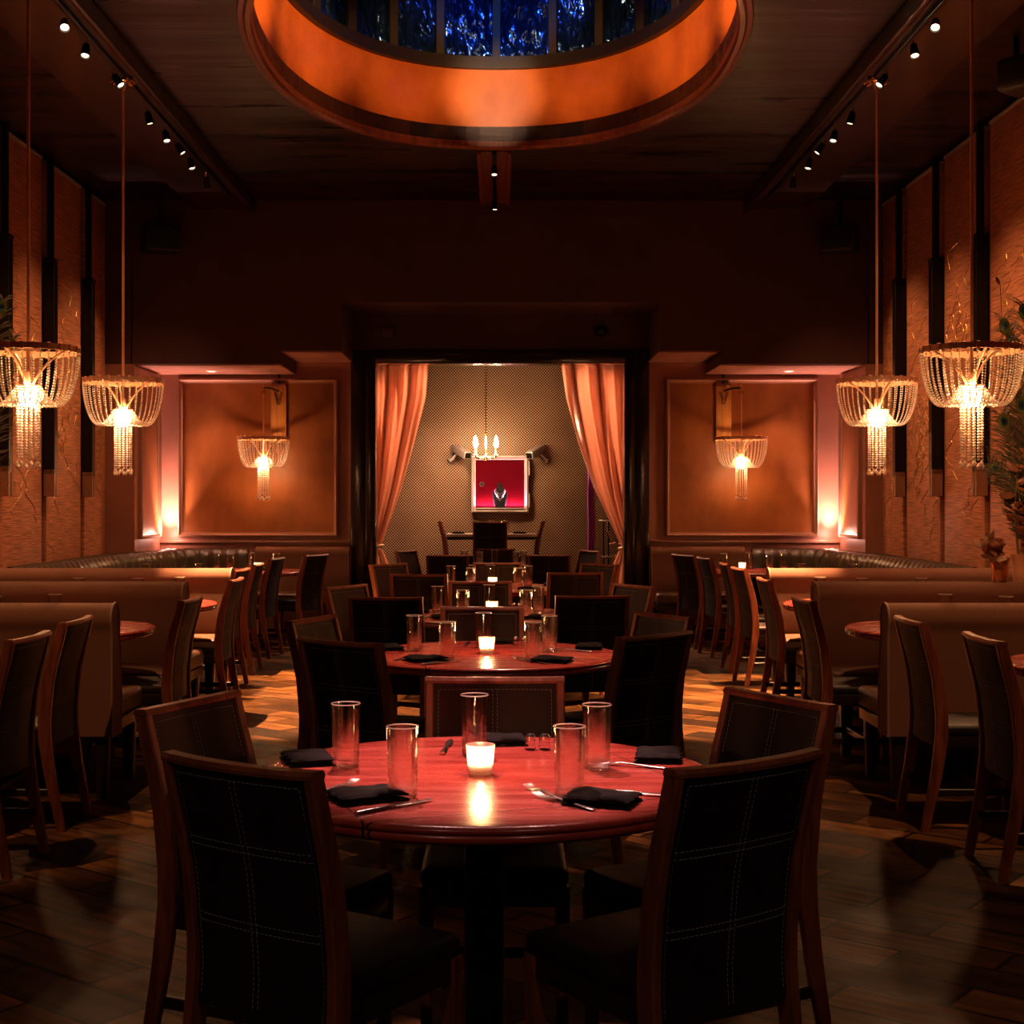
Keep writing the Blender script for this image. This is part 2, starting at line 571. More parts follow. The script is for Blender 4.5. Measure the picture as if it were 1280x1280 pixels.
def obj(name, bm, m, parent=None, smooth=35, loc=None, rot=None):
    bmesh.ops.recalc_face_normals(bm, faces=bm.faces[:])
    me = bpy.data.meshes.new(name)
    bm.to_mesh(me)
    bm.free()
    me.materials.append(M[m] if isinstance(m, str) else m)
    if smooth:
        me.polygons.foreach_set('use_smooth', [True] * len(me.polygons))
        me.set_sharp_from_angle(angle=R(smooth))
    o = bpy.data.objects.new(name, me)
    COL.objects.link(o)
    if parent is not None:
        o.parent = parent
    if loc is not None:
        o.location = loc
    if rot is not None:
        o.rotation_euler = rot
    return o

def B():
    return bmesh.new()

def tag(o, label, cat, group=None, kind=None):
    if kind == 'structure':
        o['kind'] = 'structure'
        if label:
            o['label'] = label
        return o
    o['label'] = label
    o['category'] = cat
    if group:
        o['group'] = group
    if kind:
        o['kind'] = kind
    return o

def thing(name, label, cat, loc=(0, 0, 0), rz=0.0, group=None):
    o = bpy.data.objects.new(name, None)
    o.empty_display_size = 0.1
    COL.objects.link(o)
    o.location = loc
    o.rotation_euler = (0, 0, rz)
    return tag(o, label, cat, group)

def struct(name, bm, m, parent=None, smooth=35, label=None):
    o = obj(name, bm, m, parent, smooth)
    if parent is None:
        o['kind'] = 'structure'
        if label:
            o['label'] = label
    return o

KIDS = {}
def dup(root, loc, rz=None, label=None, group=None):
    r = root.copy()
    COL.objects.link(r)
    r.location = loc
    if rz is not None:
        r.rotation_euler = (0, 0, rz)
    if label:
        r['label'] = label
    if group:
        r['group'] = group
    def rec(src, dst):
        for ch in list(src.children):
            c = ch.copy()
            COL.objects.link(c)
            c.parent = dst
            rec(ch, c)
    rec(root, r)
    return r

class Proto:
    """first placement moves the prototype itself, later ones copy it"""
    def __init__(self, root):
        self.root, self.used = root, False
    def put(self, loc, rz, label, group):
        if not self.used:
            self.used = True
            r = self.root
            r.location = loc
            r.rotation_euler = (0, 0, rz)
            r['label'] = label
            r['group'] = group
            return r
        return dup(self.root, loc, rz, label, group)

# ------------------------------------------------------------------ camera
CAMZ = 1.45
cam_d = bpy.data.cameras.new('camera')
cam_d.sensor_width = 36
cam_d.lens = 1780 / 1280 * 36
cam_d.shift_x = 15 / 1280
cam_d.shift_y = -15 / 1280
cam_d.clip_start = 0.02
cam = bpy.data.objects.new('camera', cam_d)
cam.location = (0, 0, CAMZ)
cam.rotation_euler = (R(90), 0, 0)
COL.objects.link(cam)
S.camera = cam

# ------------------------------------------------------------------ room shell
ZC = 4.48
XL, XR = -4.06, 3.94
YB, YF, YN = -1.6, 14.4, 15.5
bm = B(); bx(bm, ((XL + XR) / 2, (YB + 16.3) / 2, -0.05), (XR - XL + 0.4, 16.3 - YB, 0.1)); struct('floor', bm, 'slate')
bm = B(); bx(bm, (0, (16.3 + 19.8) / 2, 0.085), (6.4, 3.5, 0.37)); struct('floor_stage', bm, 'slate')
bm = B(); bx(bm, (XL - 0.1, (YB + 15.8) / 2, 2.3), (0.2, 15.8 - YB, 4.8)); struct('wall_left', bm, 'plaster_dark')
bm = B(); bx(bm, (XR + 0.1, (YB + 15.8) / 2, 2.3), (0.2, 15.8 - YB, 4.8)); struct('wall_right', bm, 'plaster_dark')
bm = B(); bx(bm, (0, YB - 0.1, 2.3), (8.6, 0.2, 4.8)); struct('wall_rear', bm, 'plaster_dark')

# ceiling with an oval opening
OC, OA, OB = Vector((-0.03, 9.6)), 1.56, 2.42
def oval(a, b, n=96, power=2.25):
    pts = []
    for k in range(n):
        t = 2 * PI * k / n
        c, s = math.cos(t), math.sin(t)
        pts.append((OC.x + a * math.copysign(abs(c) ** (2 / power), c), OC.y + b * math.copysign(abs(s) ** (2 / power), s)))
    return pts
bm = B()
inn = oval(OA, OB)
x0, x1, y0, y1 = XL - 0.2, XR + 0.2, YB - 0.2, 15.8
outp = []
for px, py in inn:
    d = Vector((px - OC.x, py - OC.y))
    ts = []
    if d.x > 1e-6: ts.append((x1 - OC.x) / d.x)
    if d.x < -1e-6: ts.append((x0 - OC.x) / d.x)
    if d.y > 1e-6: ts.append((y1 - OC.y) / d.y)
    if d.y < -1e-6: ts.append((y0 - OC.y) / d.y)
    t = min(ts)
    outp.append((OC.x + d.x * t, OC.y + d.y * t))
rings = [[(x, y, ZC) for x, y in inn], [(x, y, ZC) for x, y in outp], [(x, y, ZC + 0.12) for x, y in outp], [(x, y, ZC + 0.12) for x, y in inn]]
strip(bm, rings, True, False, True)
for cx in (x0, x1):
    for cy in (y0, y1):
        pass
# fill the four corners of the rectangle
cs = [(x0, y0), (x1, y0), (x1, y1), (x0, y1)]
for cx, cy in cs:
    near = sorted(outp, key=lambda p: (p[0] - cx) ** 2 + (p[1] - cy) ** 2)
    sx_ = [p for p in outp if abs(p[0] - cx) < 1e-4]
    sy_ = [p for p in outp if abs(p[1] - cy) < 1e-4]
    if sx_ and sy_:
        a = min(sx_, key=lambda p: abs(p[1] - cy))
        b = min(sy_, key=lambda p: abs(p[0] - cx))
        f = [bm.verts.new((a[0], a[1], ZC)), bm.verts.new((cx, cy, ZC)), bm.verts.new((b[0], b[1], ZC))]
        bm.faces.new(f)
struct('ceiling', bm, 'ceiling_wood', smooth=0)

# oval light well: rim moulding, drum wall, glazed lantern above
bm = B()
prof = [(0.0, 0.0), (0.075, 0.0), (0.095, -0.02), (0.09, -0.045), (0.06, -0.05), (0.045, -0.065), (0.015, -0.065), (0.0, -0.045)]
strip(bm, [[(x, y, ZC - 0.002 + dz) for x, y in oval(OA + d, OB + d)] for d, dz in prof], True, False, True)
struct('trim_1', bm, 'mahogany')
bm = B()
ZD = 5.09
strip(bm, [[(x, y, z) for x, y in oval(OA + d, OB + d, 128)] for d, z in [(0.004, ZC + 0.002), (0.004, ZD), (0.1, ZD), (0.1, ZC + 0.002)]], True, False, True)
struct('wall_drum', bm, 'drum', smooth=30)
sky = thing('skylight', 'oval skylight lantern with dark bars and crinkled blue panes above orange drum', 'skylight', (0, 0, 0))
bm = B()
strip(bm, [[(x, y, z) for x, y in oval(OA + d, OB + d)] for d, z in [(-0.05, ZD - 0.01), (-0.05, ZD + 0.09), (0.16, ZD + 0.09), (0.16, ZD - 0.01)]], True, False, True)
obj('ring', bm, 'black_paint', sky)
NP = 24
ring_in = oval(OA + 0.02, OB + 0.02, NP * 4)
for k in range(NP):
    x, y = ring_in[k * 4]
    bm = B()
    a = math.atan2(y - OC.y, x - OC.x)
    bx(bm, (x, y, ZD + 0.62), (0.07, 0.075, 1.12), 0.006, 1, Matrix.Rotation(a, 3, 'Z'))
    obj('mullion', bm, 'black_paint', sky)
    pts = ring_in[k * 4:k * 4 + 4] + [ring_in[(k * 4 + 4) % (NP * 4)]]
    bm = B()
    def push(p, d):
        v = Vector((p[0] - OC.x, p[1] - OC.y)); v.normalize()
        return (p[0] + v.x * d, p[1] + v.y * d)
    cols = []
    for q in range(13):
        f = q / 12 * 4
        i = min(int(f), 3)
        u = f - i
        cols.append((pts[i][0] * (1 - u) + pts[i + 1][0] * u, pts[i][1] * (1 - u) + pts[i + 1][1] * u))
    grid = []
    for r_ in range(13):
        row = []
        for q, p in enumerate(cols):
            row.append((*push(p, 0.07 + 0.035 * rnd.uniform(-1, 1)), ZD + 0.09 + 1.08 * r_ / 12))
        grid.append(row)
    strip(bm, grid, False, False)
    o = obj('pane', bm, 'foil', sky, 60)
    so = o.modifiers.new('thick', 'SOLIDIFY'); so.thickness = 0.006
bm = B()
strip(bm, [[(x, y, z) for x, y in oval(OA + 0.3, OB + 0.3)] for z in (ZD + 1.17, ZD + 1.25)])
obj('roof', bm, 'black_paint', sky)

# front wall headers with stepped soffits
bm = B()
for sx in (-1, 1):
    xa = XL if sx < 0 else XR
    bx(bm, ((3.72 * sx + xa) / 2, (YF + YN) / 2, (2.826 + ZC) / 2), (abs(xa - 3.72 * sx), YN - YF, ZC - 2.826))
struct('wall_front_corner', bm, 'plaster_dark', smooth=0)
bm = B()
for sx in (-1, 1):
    xa = XL if sx < 0 else XR
    bx(bm, ((3.725 * sx + xa) / 2, (YF + YN) / 2, 1.412), (abs(xa - 3.725 * sx), YN - YF, 2.824))
struct('wall_pier', bm, 'niche_wall', smooth=0)
bm = B()
poly = [(-3.73, ZC), (-3.73, 2.825), (-2.22, 2.825), (-2.22, 2.96), (-1.60, 2.96), (-1.60, 3.45), (1.62, 3.45), (1.62, 2.96), (2.24, 2.96), (2.24, 2.825), (3.73, 2.825), (3.73, ZC)]
prism(bm, poly, 'y', YF, YN - 0.001)
struct('wall_front', bm, 'plaster_dark', smooth=0)
# niche surfaces
bm = B()
for s in (-1, 1):
    bx(bm, (s * 2.67, YN + 0.06, 1.5), (2.16, 0.12, 3.0))
struct('wall_niche', bm, 'niche_wall', smooth=0)
bm = B()
for s in (-1, 1):
    bx(bm, (s * 3.71, (YF + YN) / 2 + 0.005, 1.41), (0.03, YN - YF + 0.01, 2.83))
struct('wall_niche_side', bm, 'niche_wall', smooth=0)
bm = B()
for s in (-1, 1):
    bx(bm, (s * 2.97, (YF + YN) / 2 + 0.02, 2.82), (1.48, YN - YF - 0.05, 0.012))
    bx(bm, (s * 1.915, (YF + YN) / 2 + 0.02, 2.953), (0.61, YN - YF - 0.05, 0.012))
struct('ceiling_niche', bm, 'niche_wall', smooth=0)

def frame_moulding(bm, ua, ub, za, zb, w, d, plane):
    """rectangular moulding; plane(u,z,depth)->point"""
    prof = [(0, 0), (0, d), (w * 0.35, d * 1.2), (w * 0.7, d * 0.5), (w, d * 0.4), (w, 0)]
    rings = []
    for o_, dd in prof:
        rings.append([plane(ua + o_, za + o_, dd), plane(ub - o_, za + o_, dd), plane(ub - o_, zb - o_, dd), plane(ua + o_, zb - o_, dd)])
    strip(bm, rings, True, False, True)

for s, nm in ((-1, 'left'), (1, 'right')):
    ua, ub = (-3.50, -1.76) if s < 0 else (1.80, 3.46)
    t = thing('wall_panelling', f'large framed polished panel on the back wall of the {nm} niche', 'wall panel', ((ua + ub) / 2, YN, 1.05), 0, 'framed niche panels')
    t['kind'] = 'structure'
    cx, zb = (ua + ub) / 2, 1.05
    bm = B(); frame_moulding(bm, ua - cx, ub - cx, 0, 1.72, 0.05, 0.055, lambda u, z, d: (u, -d, z)); obj('frame', bm, 'trim', t)
    bm = B()
    w = ub - ua
    k = -s
    # raised field, thicker towards the outer edge so its lower edge throws a shadow
    bx(bm, (0, -0.006, 0.86), (w - 0.10, 0.012, 1.62))
    obj('field', bm, 'niche_panel', t, 0)
    t = thing('wall_panelling', f'narrow framed panel on the side wall of the {nm} niche', 'wall panel', (s * 3.695, (YF + YN) / 2, 1.05), 0, 'framed niche panels')
    t['kind'] = 'structure'
    bm = B(); frame_moulding(bm, -0.42, 0.42, 0, 1.66, 0.05, 0.04, lambda u, z, d: (-s * d, u, z)); obj('frame', bm, 'trim', t)
    bm = B(); bx(bm, (-s * 0.006, 0, 0.83), (0.012, 0.76, 1.58)); obj('field', bm, 'niche_panel', t, 0)
    bm = B(); bx(bm, (s * 2.67, YN - 0.02, 1.0), (2.08, 0.04, 0.035), 0.008); struct(f'trim_{2 if s<0 else 3}', bm, 'trim')

# doorway frame
bm = B()
def cased(bm, xo, xi, zo, zi, ya, yb):
    for s in (-1, 1):
        bx(bm, (s * (xo + xi) / 2, (ya + yb) / 2, zo / 2), (xo - xi, yb - ya, zo), 0.012, 2)
    bx(bm, (0, (ya + yb) / 2, (zo + zi) / 2), (2 * xi + 0.02, yb - ya, zo - zi), 0.012, 2)
cased(bm, 1.62, 1.44, 3.08, 3.05, YN - 0.06, YN + 0.14)
struct('door_1', bm, 'door_black', label='black doorway casing')
bm = B()
cased(bm, 1.455, 1.345, 3.06, 2.925, YN - 0.10, YN + 0.16)
struct('trim_4', bm, 'door_black')
bm = B(); bx(bm, (0, YN + 0.04, 3.28), (3.26, 0.1, 0.42)); struct('wall_over_door', bm, 'plaster_dark', smooth=0)
# rear room
bm = B()
for s in (-1, 1):
    bx(bm, (s * 3.1, (YN + 19.8) / 2 + 0.06, 1.9), (0.2, 19.8 - YN, 3.9))
struct('wall_backroom_side', bm, 'plaster_dark', smooth=0)
bm = B(); bx(bm, (0, 19.66, 1.9), (6.0, 0.12, 3.3)); struct('wall_backroom', bm, 'lattice', smooth=0)
bm = B(); bx(bm, (0, (YN + 19.9) / 2 + 0.06, 3.57), (6.2, 19.9 - YN, 0.1)); struct('ceiling_backroom', bm, 'plaster_dark', smooth=0)
bm = B(); bx(bm, (1.205, 18.05, 1.85), (0.022, 0.04, 3.15)); struct('trim_5', bm, 'white_frame', smooth=0)

# beams and boards on the ceiling
for s, k in ((-1, 6), (1, 7)):
    bm = B()
    bx(bm, (s * 2.80, (YB + YF) / 2, ZC - 0.045), (0.60, YF - YB - 0.02, 0.088), 0.006, 1)
    bx(bm, (s * 2.49, (YB + YF) / 2, ZC - 0.065), (0.05, YF - YB - 0.02, 0.128), 0.014, 2)
    struct('beam_left' if s < 0 else 'beam_right', bm, 'beam_wood')
bm = B()
bx(bm, (-0.05, 13.30, ZC - 0.02), (0.30, 2.1, 0.04), 0.004, 1)
for s in (-1, 1):
    bx(bm, (-0.05 + s * 0.13, 13.30, ZC - 0.03), (0.04, 2.1, 0.06), 0.006, 1)
struct('beam_centre', bm, 'mahogany')

# upholstered side wall panels
EDGES = [-1.4, -0.2, 0.95, 2.1, 3.25, 4.4, 5.55, 6.7, 7.85, 9.0, 10.15, 11.3, 12.45, 13.6, 14.38]
BAYS = ['first', 'second', 'third', 'fourth', 'fifth', 'sixth', 'seventh', 'eighth', 'ninth', 'tenth', 'eleventh', 'twelfth']
def scribble(bm, s, w, h, seed):
    q = random.Random(seed)
    for line in range(3):
        pts = []
        u = q.uniform(-0.3, 0.3) * w
        z = q.uniform(0.9, 1.6)
        for i in range(70):
            z += 0.03 + 0.02 * math.sin(i * 0.9 + line)
            u += 0.05 * math.sin(i * 0.35 + seed + line * 2)
            uu = max(-w / 2 + 0.03, min(w / 2 - 0.03, u + 0.06 * math.sin(i * 1.1)))
            if z > h - 0.2:
                break
            pts.append((-s * 0.032, uu, z))
        if len(pts) > 3:
            tube(bm, pts, 0.0028, 4)
    for cl in range(2):
        pts = []
        u0, z0 = q.uniform(-0.22, 0.22) * w, q.uniform(1.3, 2.4)
        for i in range(160):
            t = i * 0.35
            rr = 0.10 + 0.03 * math.sin(i * 0.21)
            uu = u0 + rr * math.cos(t) + 0.05 * math.sin(i * 0.05)
            pts.append((-s * 0.033, max(-w / 2 + 0.03, min(w / 2 - 0.03, uu)), z0 + i * 0.0045 + rr * 0.7 * math.sin(t)))
        tube(bm, pts, 0.0024, 4)
for s, nm, xw in ((-1, 'left', XL), (1, 'right', XR)):
    n_seen = 0
    for i in range(len(EDGES) - 1):
        a, b = EDGES[i] + 0.06, EDGES[i + 1] - (0.06 if i < len(EDGES) - 2 else 0)
        if b < 9.2:
            # bays behind the camera and out of frame: only the plain cloth for light to bounce from
            if i % 2 == 0:
                bb = EDGES[i + 2] - 0.06 if i + 2 < len(EDGES) and EDGES[i + 2] < 9.2 else b
                bm = B(); bx(bm, (xw - s * 0.045, (a + bb) / 2, 2.21), (0.07, bb - a, 4.40), 0.012, 2)
                o = obj('wall_panelling', bm, 'silk'); o['kind'] = 'structure'
            continue
        order = {9.0: 'third from the corner end, nearest visible'}.get(EDGES[i])
        fromc = {13.6: 'narrow one in the far corner', 12.45: 'second from the far corner', 11.3: 'third from the far corner',
                 10.15: 'fourth from the far corner', 9.0: 'fifth from the far corner'}[EDGES[i]]
        t = thing('wall_panelling', f'brown silk wall panel on the {nm} wall, {fromc}', 'wall panel', (xw - s * 0.045, (a + b) / 2, 0), 0, 'silk wall panels')
        t['kind'] = 'structure'
        bm = B(); bx(bm, (0, 0, 2.21), (0.06, b - a, 4.40), 0.012, 2); obj('cloth', bm, 'silk', t)
        bm = B(); scribble(bm, s, b - a, 4.2, i * 7 + (0 if s < 0 else 3)); e = obj('embroidery', bm, 'gold_mesh', t)
        e['label'] = 'gold thread scribble embroidery'
        bm = B(); bx(bm, (0, 0, 4.425), (0.075, b - a, 0.03), 0.004, 1); obj('top_rail', bm, 'silver_paint', t)
    bm = B(); bx(bm, (xw - s * 0.10, (YB + YF) / 2, 0.1), (0.02, YF - YB - 0.02, 0.2)); struct(f'baseboard_{nm}', bm, 'black_wood')

# ------------------------------------------------------------------ wall sconces
def make_sconce():
    t = thing('wall_sconce', 'x', 'wall light')
    bm = B(); bx(bm, (0, 0, 2.60), (0.10, 0.10, 1.86), 0.006, 1); obj('housing', bm, 'black_metal', t)
    bm = B(); bx(bm, (0, -0.03, 1.60), (0.098, 0.04, 0.24), 0.004, 1); bx(bm, (0, 0.03, 1.60), (0.098, 0.04, 0.24), 0.004, 1); obj('reflector', bm, 'dull_copper', t)
    bm = B(); bx(bm, (0, 0, 3.545), (0.11, 0.11, 0.03), 0.003, 1); obj('cap', bm, 'black_metal', t)
    bm = B(); bx(bm, (0, 0, 4.0), (0.05, 0.05, 0.90)); obj('stem', bm, 'black_metal', t)
    return t
sconce = Proto(make_sconce())
for s, nm, x in ((-1, 'left', -3.93), (1, 'right', 3.81)):
    for y, w in ((13.6, 'furthest back'), (12.45, 'middle one of three in view'), (11.3, 'nearest of three in view')):
        sconce.put((x, y, 0), 0, f'tall black and copper bar sconce on the {nm} wall, {w}', 'bar sconces on the side walls')

# ------------------------------------------------------------------ chandeliers
def bead(bm, p, r):
    x, y, z = p
    v = [bm.verts.new(q) for q in ((x + r, y, z), (x, y + r, z), (x - r, y, z), (x, y - r, z), (x, y, z + r), (x, y, z - r))]
    for i in range(4):
        j = (i + 1) % 4
        bm.faces.new((v[i], v[j], v[4]))
        bm.faces.new((v[j], v[i], v[5]))

def resample(pts, step):
    out = [Vector(pts[0])]
    acc = 0.0
    for a, b in zip(pts, pts[1:]):
        a, b = Vector(a), Vector(b)
        d = (b - a).length
        t = step - acc
        while t <= d:
            out.append(a + (b - a) * (t / d))
            t += step
        acc = (acc + d) % step
    return out

def bez(p0, p1, p2, p3, n=24):
    o = []
    for i in range(n + 1):
        t = i / n
        o.append(tuple((1 - t) ** 3 * a + 3 * (1 - t) ** 2 * t * b + 3 * (1 - t) * t * t * c + t ** 3 * d for a, b, c, d in zip(p0, p1, p2, p3)))
    return o

RC = 0.2725
def make_chandelier(rod_len, glow='lamp_glow'):
    t = thing('beaded_chandelier', 'x', 'chandelier')
    k = RC / 0.3
    bm = B()   # copper ring, origin at ring height
    strip(bm, [[(r * math.cos(2 * PI * i / 48), r * math.sin(2 * PI * i / 48), z) for i in range(48)] for r, z in ((RC, -0.016), (RC, 0.016), (RC - 0.008, 0.016), (RC - 0.008, -0.016))], True, False, True)
    for i in range(24):
        a = 2 * PI * (i + 0.5) / 24
        bx(bm, (RC * math.cos(a), RC * math.sin(a), 0), (0.012, 0.022, 0.042), 0.003, 1, Matrix.Rotation(a, 3, 'Z'))
    obj('ring', bm, 'copper', t)
    for i in range(3):
        a = 2 * PI * i / 3 + 0.4
        prof = bez((RC - 0.01, 0.0), (RC * 0.7, 0.03), (0.07, -0.08), (0.02, -0.20))
        bm = B(); tube(bm, [(r * math.cos(a), r * math.sin(a), z) for r, z in prof], 0.007, 6); obj('arm', bm, 'copper', t)
    bm = B(); tube(bm, [(0, 0, -0.20), (0, 0, rod_len)], 0.009, 8)
    lathe(bm, [(0, -0.12), (0.02, -0.12), (0.022, -0.17), (0.012, -0.21), (0, -0.21)], 12)
    obj('rod', bm, 'copper', t)
    bm = B()
    if rod_len > 1:
        lathe(bm, [(0, rod_len), (0.07, rod_len), (0.065, rod_len - 0.02), (0.03, rod_len - 0.045), (0.012, rod_len - 0.10), (0, rod_len - 0.10)], 20)
        for i in range(8):
            a = 2 * PI * i / 8
            bx(bm, (0.06 * math.cos(a), 0.06 * math.sin(a), rod_len - 0.03), (0.06, 0.03, 0.008), 0.002, 1, Matrix.Rotation(a, 3, 'Z') @ Matrix.Rotation(R(25), 3, 'Y'))
        obj('ceiling_canopy', bm, 'brass', t)
    else:
        lathe(bm, [(0, rod_len), (0.012, rod_len - 0.01), (0.012, rod_len - 0.06), (0.03, rod_len - 0.07), (0.03, rod_len - 0.08), (0, rod_len - 0.085)], 12)
        obj('finial', bm, 'brass', t)
    bm = B()
    ns = 38
    for i in range(ns):
        a = 2 * PI * i / ns
        p1 = bez((RC, -0.012), (RC * 0.99, -0.16 * k), (RC * 0.84, -0.33 * k), (RC * 0.62, -0.335 * k), 16)
        p2 = bez((RC * 0.62, -0.335 * k), (RC * 0.44, -0.335 * k), (RC * 0.33, -0.26 * k), (RC * 0.22, -0.215 * k), 10)
        for q in resample([(r, 0, z) for r, z in p1 + p2[1:]], 0.0155):
            bead(bm, (q.x * math.cos(a), q.x * math.sin(a), q.z), 0.0076)
    o = obj('bead_strands', bm, 'beads', t, 0); o['kind'] = 'stuff'
    bm = B()
    for i in range(14):
        a = 2 * PI * i / 14
        ln = 0.40 + 0.012 * (i % 2)
        n_ = int(ln / 0.0155)
        for j in range(n_):
            bead(bm, (0.058 * math.cos(a), 0.058 * math.sin(a), -0.215 - j * 0.0155), 0.0076)
        lathe(bm, [(0, 0), (0.011, -0.022), (0, -0.04)], 6, (0.058 * math.cos(a), 0.058 * math.sin(a), -0.215 - n_ * 0.0155))
    o = obj('bead_tassel', bm, 'beads', t, 0); o['kind'] = 'stuff'
    bm = B(); lathe(bm, [(0, -0.205), (0.040, -0.205), (0.046, -0.225), (0.046, -0.29), (0.03, -0.31), (0, -0.31)], 12); obj('lamp_shade', bm, glow, t)
    return t
zr = 2.275
pc = Proto(make_chandelier(4.392 - zr))
for s, nm in ((-1, 'left'), (1, 'right')):
    pc.put((s * 2.59, 7.82, zr), 0.2 * s, f'beaded bowl chandelier hanging over the nearer {nm} booths, closest to us', 'beaded chandeliers')
    pc.put((s * 2.62, 9.9, zr), 0.5 * s, f'beaded bowl chandelier hanging over the {nm} booths, between the nearer one and the niche', 'beaded chandeliers')
wc = Proto(make_chandelier(0.56, 'lamp_glow_small'))
for s, nm in ((-1, 'left'), (1, 'right')):
    cx = -2.50 if s < 0 else 2.55
    wc.put((cx, 15.05, 2.10), 0.3, f'smaller beaded bowl chandelier hung from the plank bracket in the {nm} niche', 'beaded chandeliers')
    px = -2.40 if s < 0 else 2.425
    t = thing('wall_bracket', f'carved amber wood plank bracket holding the chandelier in the {nm} niche', 'bracket', (px, YN - 0.016, 2.08), 0, 'plank brackets in the niches')
    bm = B(); bx(bm, (0, -0.03, 0.30), (0.165, 0.05, 0.62), 0.006, 2); obj('plank', bm, 'wood_orange', t)
    bm = B(); bx(bm, (0, -0.035, 0.615), (0.155, 0.062, 0.035), 0.005, 1); obj('cap', bm, 'mahogany', t)
    bm = B()
    for sx in (-1, 1):
        tube(bm, [(sx * 0.045, -0.058, 0.54), (sx * 0.012, -0.058, 0.42)], 0.005, 5)
        tube(bm, [(sx * 0.028, -0.058, 0.54), (sx * 0.006, -0.058, 0.45)], 0.004, 5)
    tube(bm, [(-0.02, -0.058, 0.405), (0.02, -0.058, 0.405)], 0.005, 5)
    obj('carving', bm, 'black_wood', t)
    bm = B(); tube(bm, [(0, -0.02, 0.63), (0, -0.02, 0.80)], 0.013, 8); obj('post', bm, 'black_metal', t)
    bm = B(); tube(bm, [(0, -0.04, 0.55), ((cx - px) * 0.6, -0.22, 0.57), (cx - px, 15.05 - YN + 0.016, 0.555)], 0.010, 8); obj('arm', bm, 'black_metal', t)

# ------------------------------------------------------------------ dining chair
CW = 0.42
def post_y(z):
    pts = [(0, -0.285), (0.25, -0.232), (0.45, -0.205), (0.68, -0.228), (0.915, -0.295)]
    for (a, ya), (b, yb) in zip(pts, pts[1:]):
        if z <= b:
            t = (z - a) / (b - a)
            t2 = t
            return ya + (yb - ya) * t2
    return pts[-1][1]
def smooth_y(z):
    return (post_y(max(0, z - 0.05)) + post_y(z) * 2 + post_y(min(0.915, z + 0.05))) / 4
def bow(u):
    return -0.014 * (1 - u * u)

